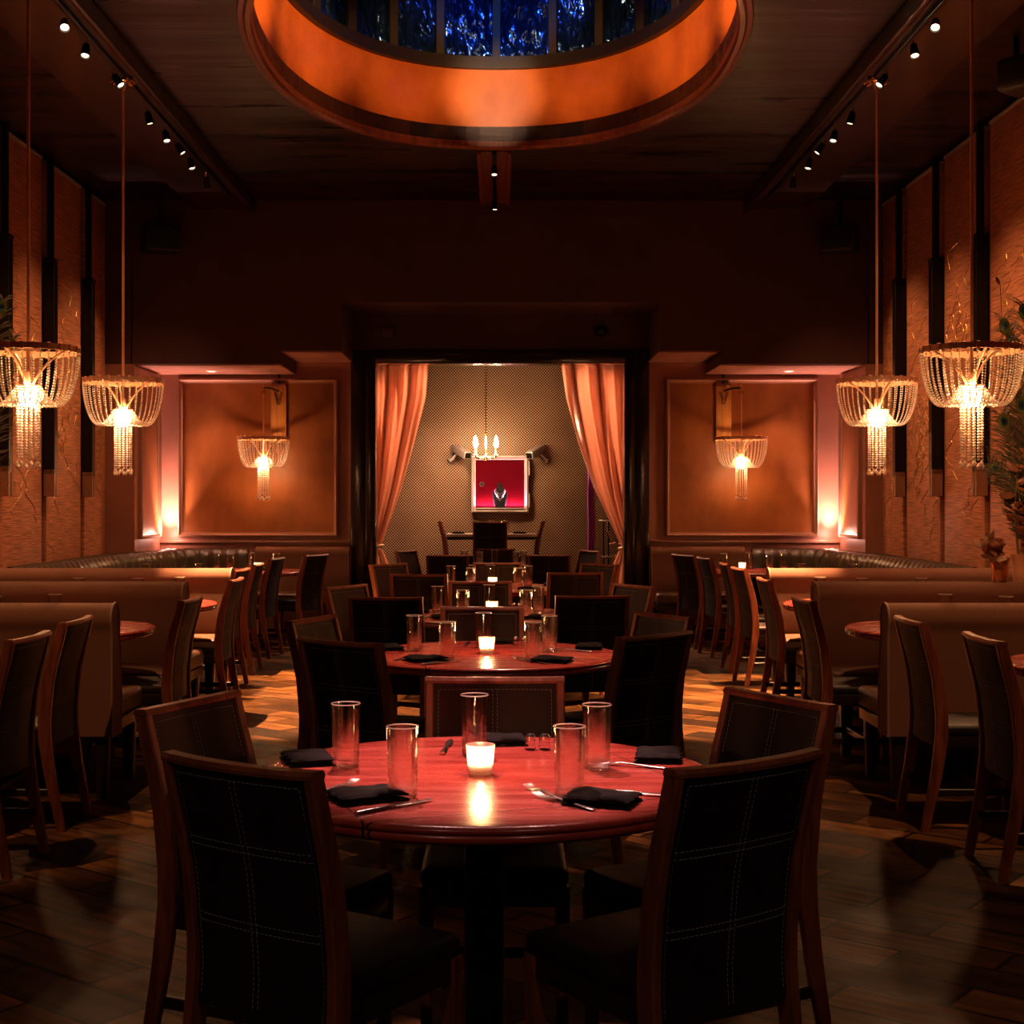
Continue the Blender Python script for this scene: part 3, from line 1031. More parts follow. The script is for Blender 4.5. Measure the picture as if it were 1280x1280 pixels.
def make_chair(leather='leather', wood='mahogany'):
    t = thing('dining_chair', 'x', 'chair')
    hw = CW / 2
    zs = [0.0, 0.08, 0.16, 0.25, 0.34, 0.42, 0.50, 0.58, 0.66, 0.74, 0.82, 0.90]
    for s in (-1, 1):
        bm = B()
        rect_sweep(bm, [(s * (hw - 0.0125), smooth_y(z), z) for z in zs], [0.025] * 12, [0.036, 0.040, 0.045, 0.05, 0.054, 0.056, 0.054, 0.052, 0.05, 0.048, 0.045, 0.042])
        obj('back_post', bm, wood, t, 40)
    # leather back: bowed slab
    bm = B()
    nu, nv = 12, 12
    za, zb = 0.37, 0.897
    w = hw - 0.025
    def P(u, v, side):
        z = za + (zb - za) * v
        edge = min(1.0, min((1 - abs(u)) * 6, v * 12 + 0.4, 1))
        th = 0.017 * (0.55 + 0.45 * edge)
        return (u * w, smooth_y(z) + bow(u) + side * th, z)
    rings = []
    for j in range(nv + 1):
        v = j / nv
        front = [P(-1 + 2 * i / nu, v, 1) for i in range(nu + 1)]
        back = [P(1 - 2 * i / nu, v, -1) for i in range(nu + 1)]
        rings.append(front + back)
    strip(bm, rings)
    br = obj('backrest', bm, leather, t, 40)
    # stitching dashes on both faces
    bms = {-1: B(), 1: B()}
    def dash(u0, v0, u1, v1, side):
        a, b = Vector(P(u0, v0, side)), Vector(P(u1, v1, side))
        off = Vector((0, side * 0.0012, 0))
        a += off; b += off
        d = (b - a); d.normalize()
        sd = d.cross(Vector((0, 1, 0))) * 0.0009
        n_ = Vector((0, side * 0.0008, 0))
        ring = lambda p: [p + sd, p + n_, p - sd, p - n_]
        strip(bms[side], [ring(a), ring(b)])
    H, Wd = zb - za, 2 * w
    def line(u0, v0, u1, v1, side):
        L_ = math.hypot((u1 - u0) * w, (v1 - v0) * H)
        n_ = max(1, int(L_ / 0.0115))
        for i in range(n_):
            f0, f1 = i / n_, (i + 0.64) / n_
            dash(u0 + (u1 - u0) * f0, v0 + (v1 - v0) * f0, u0 + (u1 - u0) * f1, v0 + (v1 - v0) * f1, side)
    du, dv = 0.007 / w, 0.008 / H
    for side in (-1, 1):
        for q in (-1, 1):
            line(q * du, 0.04, q * du, 0.97, side)
            if side < 0:
                for vv in (0.36, 0.68):
                    line(-0.93, vv + q * dv, 0.93, vv + q * dv, side)
            line(q * 0.92, 0.04, q * 0.92, 0.965, side)
        line(-0.92, 0.962, 0.92, 0.962, side)
    for side in (-1, 1):
        obj('stitching', bms[side], 'thread', br, 0)
    # top rail
    bm = B()
    rings = []
    for i in range(17):
        u = -1 + 2 * i / 16
        z = 0.900 + 0.004 * abs(u) ** 3
        y = smooth_y(0.90) + bow(u)
        x = u * hw
        rings.append([(x, y - 0.020, z - 0.006), (x, y + 0.020, z - 0.006), (x, y + 0.0215, z + 0.002), (x, y + 0.015, z + 0.011), (x, y - 0.015, z + 0.011), (x, y - 0.0215, z + 0.002)])
    strip(bm, rings)
    obj('top_rail', bm, wood, t, 40)
    bm = B()
    vs = bx(bm, (0, 0.015, 0.438), (CW - 0.02, 0.43, 0.055), 0.022, 4)
    obj('seat', bm, leather, t, 50)
    bm = B(); bx(bm, (0, 0.005, 0.39), (CW - 0.03, 0.44, 0.06), 0.006, 2); obj('seat_frame', bm, 'black_wood', t)
    for s in (-1, 1):
        bm = B()
        rect_sweep(bm, [(s * (hw - 0.028), 0.205, z) for z in (0, 0.2, 0.415)], [0.03, 0.036, 0.042], [0.03, 0.036, 0.042])
        obj('leg', bm, wood, t, 40)
    for s in (-1, 1):
        bm = B(); bx(bm, (s * (hw - 0.022), -0.02, 0.17), (0.018, 0.46, 0.032), 0.004, 1); obj('stretcher', bm, 'black_wood', t)
    bm = B(); bx(bm, (0, 0.0, 0.17), (CW - 0.05, 0.018, 0.03), 0.004, 1); obj('stretcher', bm, 'black_wood', t)
    return t
chair = Proto(make_chair())
chair_b = Proto(make_chair('brown_leather'))

def put_chair(x, y, n, label, group, z=0.0, proto=None, at_back=False):
    l = math.hypot(*n)
    nx, ny = n[0] / l, n[1] / l
    if at_back:
        x, y = x + 0.3 * nx, y + 0.3 * ny
    return (proto or chair).put((x, y, z), math.atan2(-nx, ny), label, group)

# ------------------------------------------------------------------ round table
def make_table(r=0.60):
    t = thing('round_table', 'x', 'table')
    bm = B()
    lathe(bm, [(0, 0.75), (r - 0.02, 0.75), (r - 0.008, 0.7485), (r - 0.001, 0.743), (r, 0.738), (r - 0.004, 0.7325), (r - 0.008, 0.7315), (r - 0.004, 0.729),
               (r - 0.002, 0.722), (r - 0.005, 0.714), (r - 0.014, 0.708), (r - 0.03, 0.706), (0, 0.706)], 96)
    obj('table_top', bm, 'table_wood', t, 50)
    bm = B(); lathe(bm, [(0, 0.705), (0.17, 0.705), (0.17, 0.69), (0.06, 0.675), (0.052, 0.65), (0.052, 0.06), (0.06, 0.05), (0, 0.05)], 32); obj('pedestal', bm, 'black_metal', t)
    bm = B(); lathe(bm, [(0, 0.055), (0.06, 0.055), (0.15, 0.03), (0.17, 0.018), (0.17, 0.0), (0, 0.0)], 40); obj('base', bm, 'black_metal', t)
    return t
table = Proto(make_table())

# ------------------------------------------------------------------ small tableware
def make_glass(h=0.165, r=0.0375):
    bm = B()
    lathe(bm, [(0, 0), (r * 0.86, 0), (r * 0.92, 0.003), (r * 0.93, 0.02), (r, h - 0.001), (r - 0.0012, h), (r - 0.0025, h - 0.001), (r * 0.93 - 0.003, 0.024), (r * 0.8, 0.018), (0, 0.017)], 28)
    g = obj('drinking_glass', bm, 'glass', None, 40)
    bm = B()
    tube(bm, [(r * math.cos(2 * PI * k / 28), r * math.sin(2 * PI * k / 28), h) for k in range(28)], 0.0017, 6, True, True)
    obj('rim', bm, 'glass_rim_glint', g, 60)  # hazy ring added on the lip to stand in for its bright glint
    return g
def single(o, cat, label='x'):
    tag(o, label, cat)
    return Proto(o)
glass = single(make_glass(), 'glass')
glass_s = single(make_glass(0.105, 0.040), 'glass')

def make_napkin():
    w, d = 0.165, 0.125
    t = thing('folded_napkin', 'x', 'napkin')
    def pillow(nx, ny, w, d, h, z0, crease, seed):
        q = random.Random(seed)
        bm = B()
        def hh(u, v):
            e = (1 - abs(u) ** 5) * (1 - abs(v) ** 5)
            return z0 + h * (0.35 + 0.65 * e ** 0.5) + crease * e * math.sin(u * 3.2 + v * 2 + seed) * 0.5 - crease * 0.6 * math.exp(-((u - 0.5 * v - 0.2) * 4) ** 2) * e
        top = [[(w / 2 * (-1 + 2 * i / nx) + 0.003 * math.sin(j * 1.3 + seed), d / 2 * (-1 + 2 * j / ny) + 0.003 * math.sin(i * 1.1 + seed), hh(-1 + 2 * i / nx, -1 + 2 * j / ny)) for i in range(nx + 1)] for j in range(ny + 1)]
        bot = [[(x * 0.99, y * 0.99, z0) for x, y, z in row] for row in top]
        rt = strip(bm, top, False, False)
        rb = strip(bm, bot, False, False)
        per = lambda g: g[0][:] + [r_[-1] for r_ in g[1:]] + g[-1][-2::-1] + [r_[0] for r_ in g[-2:0:-1]]
        a, b = per(rt), per(rb)
        for i in range(len(a)):
            k = (i + 1) % len(a)
            bm.faces.new((a[i], a[k], b[k], b[i]))
        return bm
    obj('lower_fold', pillow(16, 12, w, d, 0.010, 0.0, 0.001, 1), 'napkin', t, 60)
    obj('upper_fold', pillow(20, 14, w * 0.98, d * 0.95, 0.013, 0.0115, 0.006, 2), 'napkin', t, 60)
    return t
napkin = Proto(make_napkin())

def flat_sweep(bm, pts):
    """pts: (x along, z, halfwidth, halfthick)"""
    rings = []
    for x, z, w, h in pts:
        rings.append([(x, w * math.cos(2 * PI * k / 8), z + h * math.sin(2 * PI * k / 8)) for k in range(8)])
    strip(bm, rings)
def make_fork():
    t = thing('dinner_fork', 'x', 'fork')
    bm = B()
    flat_sweep(bm, [(-0.10, 0.003, 0.007, 0.0022), (-0.09, 0.003, 0.0095, 0.0026), (-0.05, 0.004, 0.007, 0.003), (0, 0.007, 0.004, 0.0025), (0.025, 0.009, 0.004, 0.002), (0.035, 0.008, 0.010, 0.0016), (0.05, 0.005, 0.0125, 0.0014), (0.058, 0.0045, 0.0125, 0.0012)])
    obj('handle', bm, 'steel', t, 60)
    for i in range(4):
        yy = -0.0096 + 0.0064 * i
        bm = B()
        rings = []
        for x, z, w in ((0.057, 0.0045, 0.0021), (0.08, 0.004, 0.0019), (0.098, 0.008, 0.0014), (0.106, 0.011, 0.0006)):
            rings.append([(x, yy + w * math.cos(2 * PI * k / 6), z + w * 0.6 * math.sin(2 * PI * k / 6)) for k in range(6)])
        strip(bm, rings)
        obj('tine', bm, 'steel', t, 60)
    return t
fork = Proto(make_fork())
def make_knife():
    t = thing('dinner_knife', 'x', 'knife')
    bm = B(); flat_sweep(bm, [(-0.11, 0.005, 0.007, 0.004), (-0.10, 0.005, 0.009, 0.005), (-0.05, 0.005, 0.007, 0.005), (0.0, 0.005, 0.006, 0.004), (0.005, 0.005, 0.004, 0.003)]); obj('handle', bm, 'steel', t, 60)
    bm = B(); flat_sweep(bm, [(0.004, 0.005, 0.005, 0.002), (0.02, 0.005, 0.009, 0.0014), (0.08, 0.005, 0.010, 0.0012), (0.105, 0.005, 0.007, 0.001), (0.115, 0.005, 0.002, 0.0008)]); obj('blade', bm, 'steel', t, 60)
    return t
knife = Proto(make_knife())

def make_candle():
    t = thing('votive_candle', 'x', 'candle')
    bm = B()
    lathe(bm, [(0, 0), (0.027, 0), (0.031, 0.006), (0.037, 0.072), (0.0365, 0.075), (0.034, 0.072), (0.029, 0.010), (0, 0.009)], 48, rib=0.018)
    obj('ribbed_cup', bm, 'candle_glass', t, 60)
    bm = B(); lathe(bm, [(0, 0.010), (0.024, 0.010), (0.025, 0.028), (0, 0.028)], 20); obj('wax', bm, 'wax', t)
    bm = B(); lathe(bm, [(0, 0.029), (0.007, 0.036), (0.008, 0.044), (0.004, 0.056), (0, 0.066)], 10); obj('flame', bm, 'flame', t)
    return t
candle = Proto(make_candle())
def make_shaker():
    t = thing('salt_shaker', 'x', 'shaker')
    bm = B(); lathe(bm, [(0, 0), (0.015, 0), (0.0165, 0.004), (0.013, 0.02), (0.015, 0.028), (0, 0.028)], 12); obj('jar', bm, 'pane', t)
    bm = B(); lathe(bm, [(0, 0.028), (0.0155, 0.028), (0.0155, 0.036), (0.009, 0.043), (0, 0.044)], 12); obj('cap', bm, 'steel', t)
    return t
shaker = Proto(make_shaker())

def lamp(name, kind, loc, energy, col, aim=None, size=0.05, angle=40, blend=0.5):
    d = bpy.data.lights.new(name, kind)
    d.energy = energy
    d.color = col
    if kind == 'SPOT':
        d.spot_size = R(angle)
        d.spot_blend = blend
        d.shadow_soft_size = size
    elif kind == 'POINT':
        d.shadow_soft_size = size
    elif kind == 'AREA':
        d.size = size
    o = bpy.data.objects.new(name, d)
    o.location = loc
    if aim is not None:
        o.rotation_euler = (Vector(aim) - Vector(loc)).to_track_quat('-Z', 'Y').to_euler()
    COL.objects.link(o)
    return o

# ------------------------------------------------------------------ the centre row of tables
TT = 0.7505
ROW = [
    ('frontmost round table', (-0.04, 3.64)),
    ('second round table', (-0.05, 6.50)),
    ('third round table', (-0.04, 8.72)),
    ('fourth round table', (-0.05, 11.45)),
    ('doorway round table', (-0.03, 14.95)),
]
# chairs: (root x, y, facing)
CH = [
    {'NL': (-0.375, 3.165, (.55, .835)), 'NR': (0.346, 3.19, (-.57, .82)), 'FL': (-0.570, 3.71, (.91, -.41)), 'FR': (0.515, 3.755, (-.86, -.51)), 'C': (-0.015, 4.03, (0, -1))},
    {'NL': (-0.44, 5.68, (.60, .80)), 'NR': (0.43, 5.92, (-.66, .75)), 'FL': (-0.59, 6.38, (.93, -.37)), 'FR': (0.52, 6.53, (-.85, -.5)), 'C': (-0.09, 6.89, (0, -1))},
    {'NL': (-0.60, 8.18, (.12, .99)), 'NR': (0.49, 8.28, (-.10, 1)), 'FL': (-0.72, 8.78, (.85, -.5)), 'FR': (0.60, 8.84, (-.85, -.5)), 'C': (-0.13, 9.12, (0, -1))},
    {'NL': (-0.56, 10.60, (.1, 1)), 'NR': (0.53, 10.85, (-.1, 1)), 'FL': (-0.72, 11.75, (.75, -.66)), 'FR': (0.62, 11.78, (-.75, -.66)), 'C': (-0.02, 11.90, (0, -1))},
    {'NL': (-0.50, 14.25, (0.05, 1)), 'NR': (0.47, 14.30, (-0.05, 1)), 'FL': (-0.74, 14.98, (.9, -.44)), 'FR': (0.70, 15.0, (-.9, -.44)), 'C': (-0.04, 15.42, (0, -1))},
]
CL = {'NL': 'near left, stitched back to us', 'NR': 'near right, stitched back to us', 'FL': 'far left side', 'FR': 'far right side', 'C': 'far middle, facing us'}
GL = {'rear left': (-0.365, 0.10), 'front left': (-0.190, -0.28), 'rear middle': (-0.03, 0.27), 'front right': (0.204, -0.275), 'rear right': (0.293, 0.08)}
NK = {'front left': (-0.275, -0.305, 0.5), 'rear left': (-0.475, 0.17, 1.9), 'front right': (0.275, -0.345, -0.35), 'rear right': (0.47, 0.215, -1.7), 'far middle': (0.03, 0.46, 0.1)}
for i, (nm, (tx, ty)) in enumerate(ROW):
    table.put((tx, ty, 0), 0.0, f'glossy cherry {nm} of the centre row', 'round tables in the centre row')
    for k, (x, y, n) in CH[i].items():
        put_chair(x, y, n, f'{"brown" if k in ("FL", "C") else "black"} leather dining chair at the {nm}, {CL[k]}', 'chairs of the centre row', proto=chair_b if k in ('FL', 'C') else chair)
    for k, (dx, dy) in GL.items():
        f = 1.0 if i == 0 else 0.95
        glass.put((tx + dx * f, ty + dy * f, TT), rnd.random(), f'clear tumbler, {k} one on the {nm}', 'tumblers on the centre tables')
    for k, (dx, dy, a) in NK.items():
        napkin.put((tx + dx, ty + dy, TT), a, f'folded black napkin, {k} setting on the {nm}', 'napkins on the centre tables')
    if i < 4:
        candle.put((tx - 0.01, ty + (0.0 if i < 2 else 0.05), TT), 0, f'lit votive candle in ribbed glass on the {nm}', 'votive candles')
        lamp('candle_light', 'POINT', (tx - 0.01, ty + (0.0 if i < 2 else 0.05), TT + 0.115), 2.5, (1.0, 0.5, 0.2), size=0.02)
    if i < 3:
        for dx, w in ((0.125, 'left'), (0.165, 'right')):
            shaker.put((tx + dx, ty + 0.36, TT), 0, f'{w} one of two small glass shakers on the {nm}', 'shakers')
        for dx, dy, a, w in ((0.155, -0.275, 2.05, 'left of two by front right napkin'), (0.19, -0.36, 2.25, 'right of two by front right napkin'), (0.38, 0.10, 2.75, 'by the rear right napkin')):
            fork.put((tx + dx, ty + dy, TT), a, f'steel fork on the {nm}, {w}', 'forks on the centre tables')
        fork.put((tx - 0.365, ty - 0.215, TT), 1.1, f'steel fork on the {nm}, by the front left napkin', 'forks on the centre tables')
        knife.put((tx - 0.20, ty - 0.405, TT), 0.75, f'steel knife on the {nm}, by the front left napkin', 'knives on the centre tables')
        knife.put((tx - 0.11, ty + 0.38, TT), 1.5, f'steel knife on the {nm}, by the far middle setting', 'knives on the centre tables')
        knife.put((tx + 0.375, ty - 0.265, TT), -0.3, f'steel knife on the {nm}, beside the front right napkin', 'knives on the centre tables')

# ------------------------------------------------------------------ booths
def booth(name, label, xa, xb, y, face, group, ledge=False):
    """y = plane of the backrest's rear face; face -1 = seat towards the camera, +1 = away"""
    L_ = abs(xb - xa)
    cx = (xa + xb) / 2
    t = thing(name, label, 'booth bench', (cx, y, 0), 0, group)
    f = face
    # profile in (s,z), s grows from the rear face to the seat side
    prof = [(0.0, 0.31), (0.0, 0.80)]
    cxr, czr, rr = 0.055, 0.875, 0.075
    for k in range(15):
        a = PI + 0.55 - k * (PI + 0.75) / 14
        prof.append((cxr + rr * math.cos(a), czr + rr * math.sin(a)))
    prof += [(0.125, 0.80), (0.15, 0.70), (0.17, 0.50), (0.17, 0.31)]
    bm = B()
    prism(bm, [(f * s, z) for s, z in prof], 'x', -L_ / 2, L_ / 2)
    obj('backrest', bm, 'booth_fabric', t, 40)
    for s in (-1, 1):
        if (s < 0) == (cx > 0) or True:
            bm = B()
            inner = s * (-1 if cx > 0 else 1)
            if inner > 0:
                xe = s * L_ / 2
                tube(bm, [(xe, f * a_, b_) for a_, b_ in prof], 0.006, 6, True, True)
                obj('piping', bm, 'piping', t, 60)
    bm = B(); bx(bm, (0, f * 0.40, 0.425), (L_ - 0.01, 0.45, 0.11), 0.03, 4); obj('seat', bm, 'seat_vinyl', t, 50)
    bm = B(); bx(bm, (0, f * 0.32, 0.34), (L_ - 0.02, 0.56, 0.06), 0.005, 1); obj('seat_frame', bm, 'black_wood', t)
    for sx in (-1, 1):
        for sy in (0.06, 0.55):
            bm = B(); rect_sweep(bm, [(sx * (L_ / 2 - 0.06), f * sy, 0), (sx * (L_ / 2 - 0.06), f * sy, 0.32)], [0.05, 0.07], [0.05, 0.07]); obj('leg', bm, 'black_wood', t)
    return t
XE = 3.78
for s, nm in ((-1, 'left'), (1, 'right')):
    xo = -3.88 if s < 0 else 3.76
    booth('booth_bench', f'brown roll-top booth bench nearest us on the {nm}, its back turned to us', s * 1.87, xo, 6.86, 1, 'booth benches')
    booth('booth_bench', f'brown booth bench facing us on the {nm}, behind the nearest booth table', s * 1.90, xo, 8.62, -1, 'booth benches')
    booth('booth_bench', f'brown booth bench on the {nm} backing onto the bench that faces us', s * 1.93, xo, 8.70, 1, 'booth benches')
    booth('booth_bench', f'brown booth bench facing us on the {nm}, third roll top from the front', s * 1.97, xo, 10.52, -1, 'booth benches')
    # bench along the back of the niche
    booth('booth_bench', f'brown booth bench against the back wall of the {nm} niche', s * 1.62, s * 2.62, 15.36, -1, 'booth benches')

# dark leather banquette: sweep along the niche corner and side wall
def banquette(s, nm, xw):
    t = thing('banquette', f'dark quilted leather banquette curving along the {nm} wall into the niche', 'banquette', (0, 0, 0))
    path = [(s * 2.68, 15.16), (s * 2.9, 15.16)]
    cx, cy, rr = 3.04, 14.70, 0.46
    for k in range(0, 9):
        a = PI / 2 - k / 8 * PI / 2
        path.append((s * (cx + rr * math.cos(a)), cy + rr * math.sin(a)))
    xe = abs(xw) - 0.16
    for k in range(1, 13):
        f = k / 12
        path.append((s * (3.50 + (xe - 3.50) * (3 * f * f - 2 * f ** 3)), 14.62 - 1.3 * f))
    yy = 13.1
    while yy > 10.75:
        path.append((s * xe, yy)); yy -= 0.25
    # densify
    P2 = resample([(x, y, 0) for x, y in path], 0.028)
    prof = [(0.0, 0.42), (-0.10, 0.42), (-0.13, 0.55), (-0.12, 0.72), (-0.10, 0.84), (-0.05, 0.915), (0.02, 0.935), (0.08, 0.90), (0.10, 0.80), (0.10, 0.42)]
    bm = B()
    rings = []
    for i, p in enumerate(P2):
        d = (P2[min(i + 1, len(P2) - 1)] - P2[max(i - 1, 0)]); d.normalize()
        n = Vector((d.y, -d.x, 0)) * (1 if s > 0 else -1)   # towards the room
        if n.dot(Vector((-s * 1.0, -0.6, 0))) < 0:
            n = -n
        q = abs(math.sin(PI * i / 5.0))
        dz = 0.0
        rings.append([p + n * (-o_ + (0.018 * q if o_ < 0.05 else 0)) + Vector((0, 0, z + (0.008 * q if z > 0.8 else 0))) for o_, z in prof])
    strip(bm, rings)
    obj('backrest', bm, 'bench_leather', t, 50)
    bm = B()
    rings = []
    P3 = P2[::4]
    for i, p in enumerate(P3):
        d = (P3[min(i + 1, len(P3) - 1)] - P3[max(i - 1, 0)]); d.normalize()
        n = Vector((d.y, -d.x, 0)) * (1 if s > 0 else -1)
        if n.dot(Vector((-s * 1.0, -0.6, 0))) < 0:
            n = -n
        rings.append([p + n * o_ + Vector((0, 0, z)) for o_, z in ((0.10, 0.36), (0.10, 0.46), (0.40, 0.47), (0.43, 0.45), (0.43, 0.36))])
    strip(bm, rings)
    obj('seat', bm, 'bench_leather', t, 50)
    bm = B()
    rings = []
    for i, p in enumerate(P3):
        d = (P3[min(i + 1, len(P3) - 1)] - P3[max(i - 1, 0)]); d.normalize()
        n = Vector((d.y, -d.x, 0)) * (1 if s > 0 else -1)
        if n.dot(Vector((-s * 1.0, -0.6, 0))) < 0:
            n = -n
        rings.append([p + n * o_ + Vector((0, 0, z)) for o_, z in ((-0.09, 0.0), (-0.09, 0.42), (0.09, 0.42), (0.09, 0.36), (0.40, 0.36), (0.36, 0.0))])
    strip(bm, rings)
    obj('base', bm, 'black_wood', t, 50)
banquette(-1, 'left', -3.90)
banquette(1, 'right', 3.78)

# ------------------------------------------------------------------ booth tables, their chairs and glasses
SIDE = [('nearest booth table', 2.78, 6.05), ('booth table between the facing benches', 2.50, 7.78), ('second booth table back', 2.52, 9.62), ('third booth table back', 2.85, 11.75), ('niche table', 2.55, 14.1)]
SCH = {
    1: [(1.89, 5.6, (1, 0)), (1.84, 6.42, (1, 0)), (1.64, 7.74, (1, .03)), (1.79, 9.70, (1, .0)), (1.88, 11.25, (1, .08)), (1.90, 12.1, (1, 0)), (1.90, 13.3, (1, .15)), (1.80, 14.0, (.9, .4))],
    -1: [(-1.86, 5.65, (-1, .04)), (-1.90, 6.42, (-1, 0)), (-1.68, 7.78, (-1, .03)), (-1.79, 9.70, (-1, 0)), (-2.00, 11.05, (-1, .08)), (-2.03, 12.0, (-1, 0)), (-2.06, 13.2, (-1, .15)), (-1.80, 14.0, (-.9, .4))],
}
ORD = ['nearest us', 'second from us', 'third from us', 'fourth from us', 'fifth from us', 'sixth from us', 'seventh from us', 'last one, by the niche bench']
GLS = {0: [(-0.35, 0.15)], 1: [(-0.22, 0.2), (0.02, 0.28), (0.30, 0.10), (0.42, 0.26)], 2: [(-0.30, 0.25), (-0.05, 0.1), (0.2, 0.25), (0.36, 0.12)], 3: [(-0.32, 0.2), (-0.12, 0.32), (0.1, 0.15)], 4: [(-0.32, 0.1), (-0.02, 0.32), (0.12, 0.0), (0.30, 0.22)]}
GW = ['first from the aisle', 'second from the aisle', 'third from the aisle', 'fourth from the aisle']
for s, nm in ((-1, 'left'), (1, 'right')):
    for i, (tn, x, y) in enumerate(SIDE):
        table.put((s * x, y, 0), 0.6, f'round cherry {tn} on the {nm} side', 'round tables at the booths')
        for j, (dx, dy) in enumerate(GLS[i]):
            g = glass if (j + i) % 3 != 1 or i == 4 else glass_s
            g.put((s * (x + dx), y + dy, TT), 0, f'clear tumbler on the {tn}, {nm} side, {GW[j]}', 'tumblers at the booths')
    for j, (x, y, n) in enumerate(SCH[s]):
        put_chair(x, y, n, f'dark dining chair along the {nm} aisle booths, {ORD[j]}', f'chairs along the {nm} booths', at_back=True)
    napkin.put((s * 2.50, 6.1, TT), 0.3, f'folded black napkin on the nearest booth table, {nm} side', 'napkins at the booths')
    napkin.put((s * 2.35, 14.25, TT), 0.8, f'folded black napkin on the niche table, {nm} side', 'napkins at the booths')
    candle.put((s * 2.42, 14.22 + (0.0), TT), 0, f'lit votive candle in ribbed glass on the {nm} niche table', 'votive candles')
    napkin.root  # keep
    lamp('candle_light', 'POINT', (s * 2.42, 14.22, TT + 0.12), 2.5, (1.0, 0.5, 0.2), size=0.02)

# ------------------------------------------------------------------ rear room
FZ = 0.2705
t = thing('side_table', 'rectangular pale-topped dining table on the raised floor under the display box', 'table', (-0.11, 18.1, FZ))
bm = B(); bx(bm, (0, 0, 0.735), (1.14, 0.72, 0.035), 0.006, 2); obj('table_top', bm, 'white_table', t)
bm = B(); bx(bm, (0, 0, 0.70), (1.10, 0.68, 0.035), 0.004, 1); obj('apron', bm, 'black_wood', t)
bm = B(); lathe(bm, [(0, 0.70), (0.05, 0.70), (0.045, 0.05), (0.17, 0.03), (0.18, 0.0), (0, 0.0)], 24); obj('pedestal', bm, 'black_metal', t)
put_chair(-0.12, 17.60, (0, 1), 'dark dining chair on the raised floor, front of the pale-topped table, back to us', 'chairs in the rear room', FZ)
put_chair(-0.475, 18.12, (1, 0), 'dark dining chair at the left end of the pale-topped table', 'chairs in the rear room', FZ)
put_chair(0.255, 18.12, (-1, 0), 'dark dining chair at the right end of the pale-topped table', 'chairs in the rear room', FZ)
for dx, dy, w in ((-0.20, 0.05, 'leftmost'), (-0.01, 0.12, 'middle'), (0.14, 0.10, 'right of middle'), (0.19, -0.02, 'rightmost')):
    glass.put((-0.11 + dx, 18.1 + dy, FZ + 0.753), 0, f'clear tumbler on the pale-topped rear table, {w} one', 'tumblers in the rear room')
candle.put((-0.05, 17.98, FZ + 0.753), 0, 'lit votive candle on the pale-topped rear table', 'votive candles')
lamp('candle_light', 'POINT', (-0.05, 17.98, FZ + 0.88), 2.0, (1.0, 0.5, 0.2), size=0.02)
for dx, a, w in ((-0.42, 0.0, 'left'), (0.36, 0.1, 'right')):
    napkin.put((-0.11 + dx, 18.02, FZ + 0.753), a, f'folded black napkin at the {w} end of the pale-topped rear table', 'napkins in the rear room')

# display box with a necklace bust
bx0, bz0, bw = 0.0, 1.665, 0.78
t = thing('display_case', 'white-framed wall display case glowing red inside, in the rear room', 'display case', (0.0, 19.60, bz0))
bm = B()
hw, iw, dp = bw / 2, bw / 2 - 0.055, 0.10
frame_moulding(bm, -hw, hw, -hw, hw, 0.055, 0.13, lambda u, z, d: (u, -d, z))
obj('frame', bm, 'white_frame', t)
bm = B()
bx(bm, (0, -0.006, 0), (2 * iw, 0.008, 2 * iw))
obj('back_panel', bm, 'box_red', t, 0)
bm = B(); bx(bm, (0, -0.06, -iw + 0.006), (2 * iw, 0.11, 0.012)); obj('floor_panel', bm, 'white_frame', t)
bm = B(); bx(bm, (0, -0.140, 0), (2 * iw + 0.03, 0.004, 2 * iw + 0.03)); gp = obj('door', bm, 'pane', t)
bm = B(); lathe(bm, [(0, 0), (0.03, 0), (0.034, 0.008), (0.026, 0.016), (0, 0.016)], 20)
bmesh.ops.rotate(bm, verts=bm.verts[:], matrix=Matrix.Rotation(R(90), 3, 'X')); bmesh.ops.translate(bm, verts=bm.verts[:], vec=(-iw + 0.09, -0.142, 0.0)); obj('knob', bm, 'steel', gp)
for z in (0.22, -0.22):
    bm = B(); bx(bm, (hw + 0.006, -0.09, z), (0.025, 0.09, 0.2), 0.004, 1); obj('hinge', bm, 'silver_paint', t)
t = thing('necklace_bust', 'black display bust inside the red lit case', 'bust', (0.0, 19.53, bz0 - iw + 0.0125))
bm = B()
rings = []
for z, w, d in ((0, 0.07, 0.030), (0.02, 0.075, 0.032), (0.12, 0.10, 0.038), (0.2, 0.105, 0.038), (0.24, 0.09, 0.034), (0.27, 0.045, 0.026), (0.30, 0.032, 0.024), (0.335, 0.028, 0.022), (0.345, 0.015, 0.012)):
    rings.append([(w * math.cos(2 * PI * k / 16), d * math.sin(2 * PI * k / 16), z) for k in range(16)])
strip(bm, rings)
obj('body', bm, 'bust', t, 60)
bm = B()
for rowi, (n_, rx, zz, rb) in enumerate(((15, 0.062, 0.255, 0.009), (15, 0.070, 0.235, 0.010))):
    for k in range(n_):
        a = PI + (k / (n_ - 1)) * PI
        bead(bm, (rx * math.cos(a), -0.042, zz + rx * 1.05 * math.sin(a)), rb)
for k, dz in ((-2, 0.0), (-1, 0.025), (0, 0.04), (1, 0.025), (2, 0.0)):
    for q in range(2):
        bead(bm, (k * 0.02, -0.044, 0.165 - dz - q * 0.022 + abs(k) * 0.006), 0.011)
n_ = obj('necklace', bm, 'crystal', None, 0, (0.0, 19.53, bz0 - iw + 0.0125))
tag(n_, 'sparkling crystal necklace on the black bust', 'necklace')

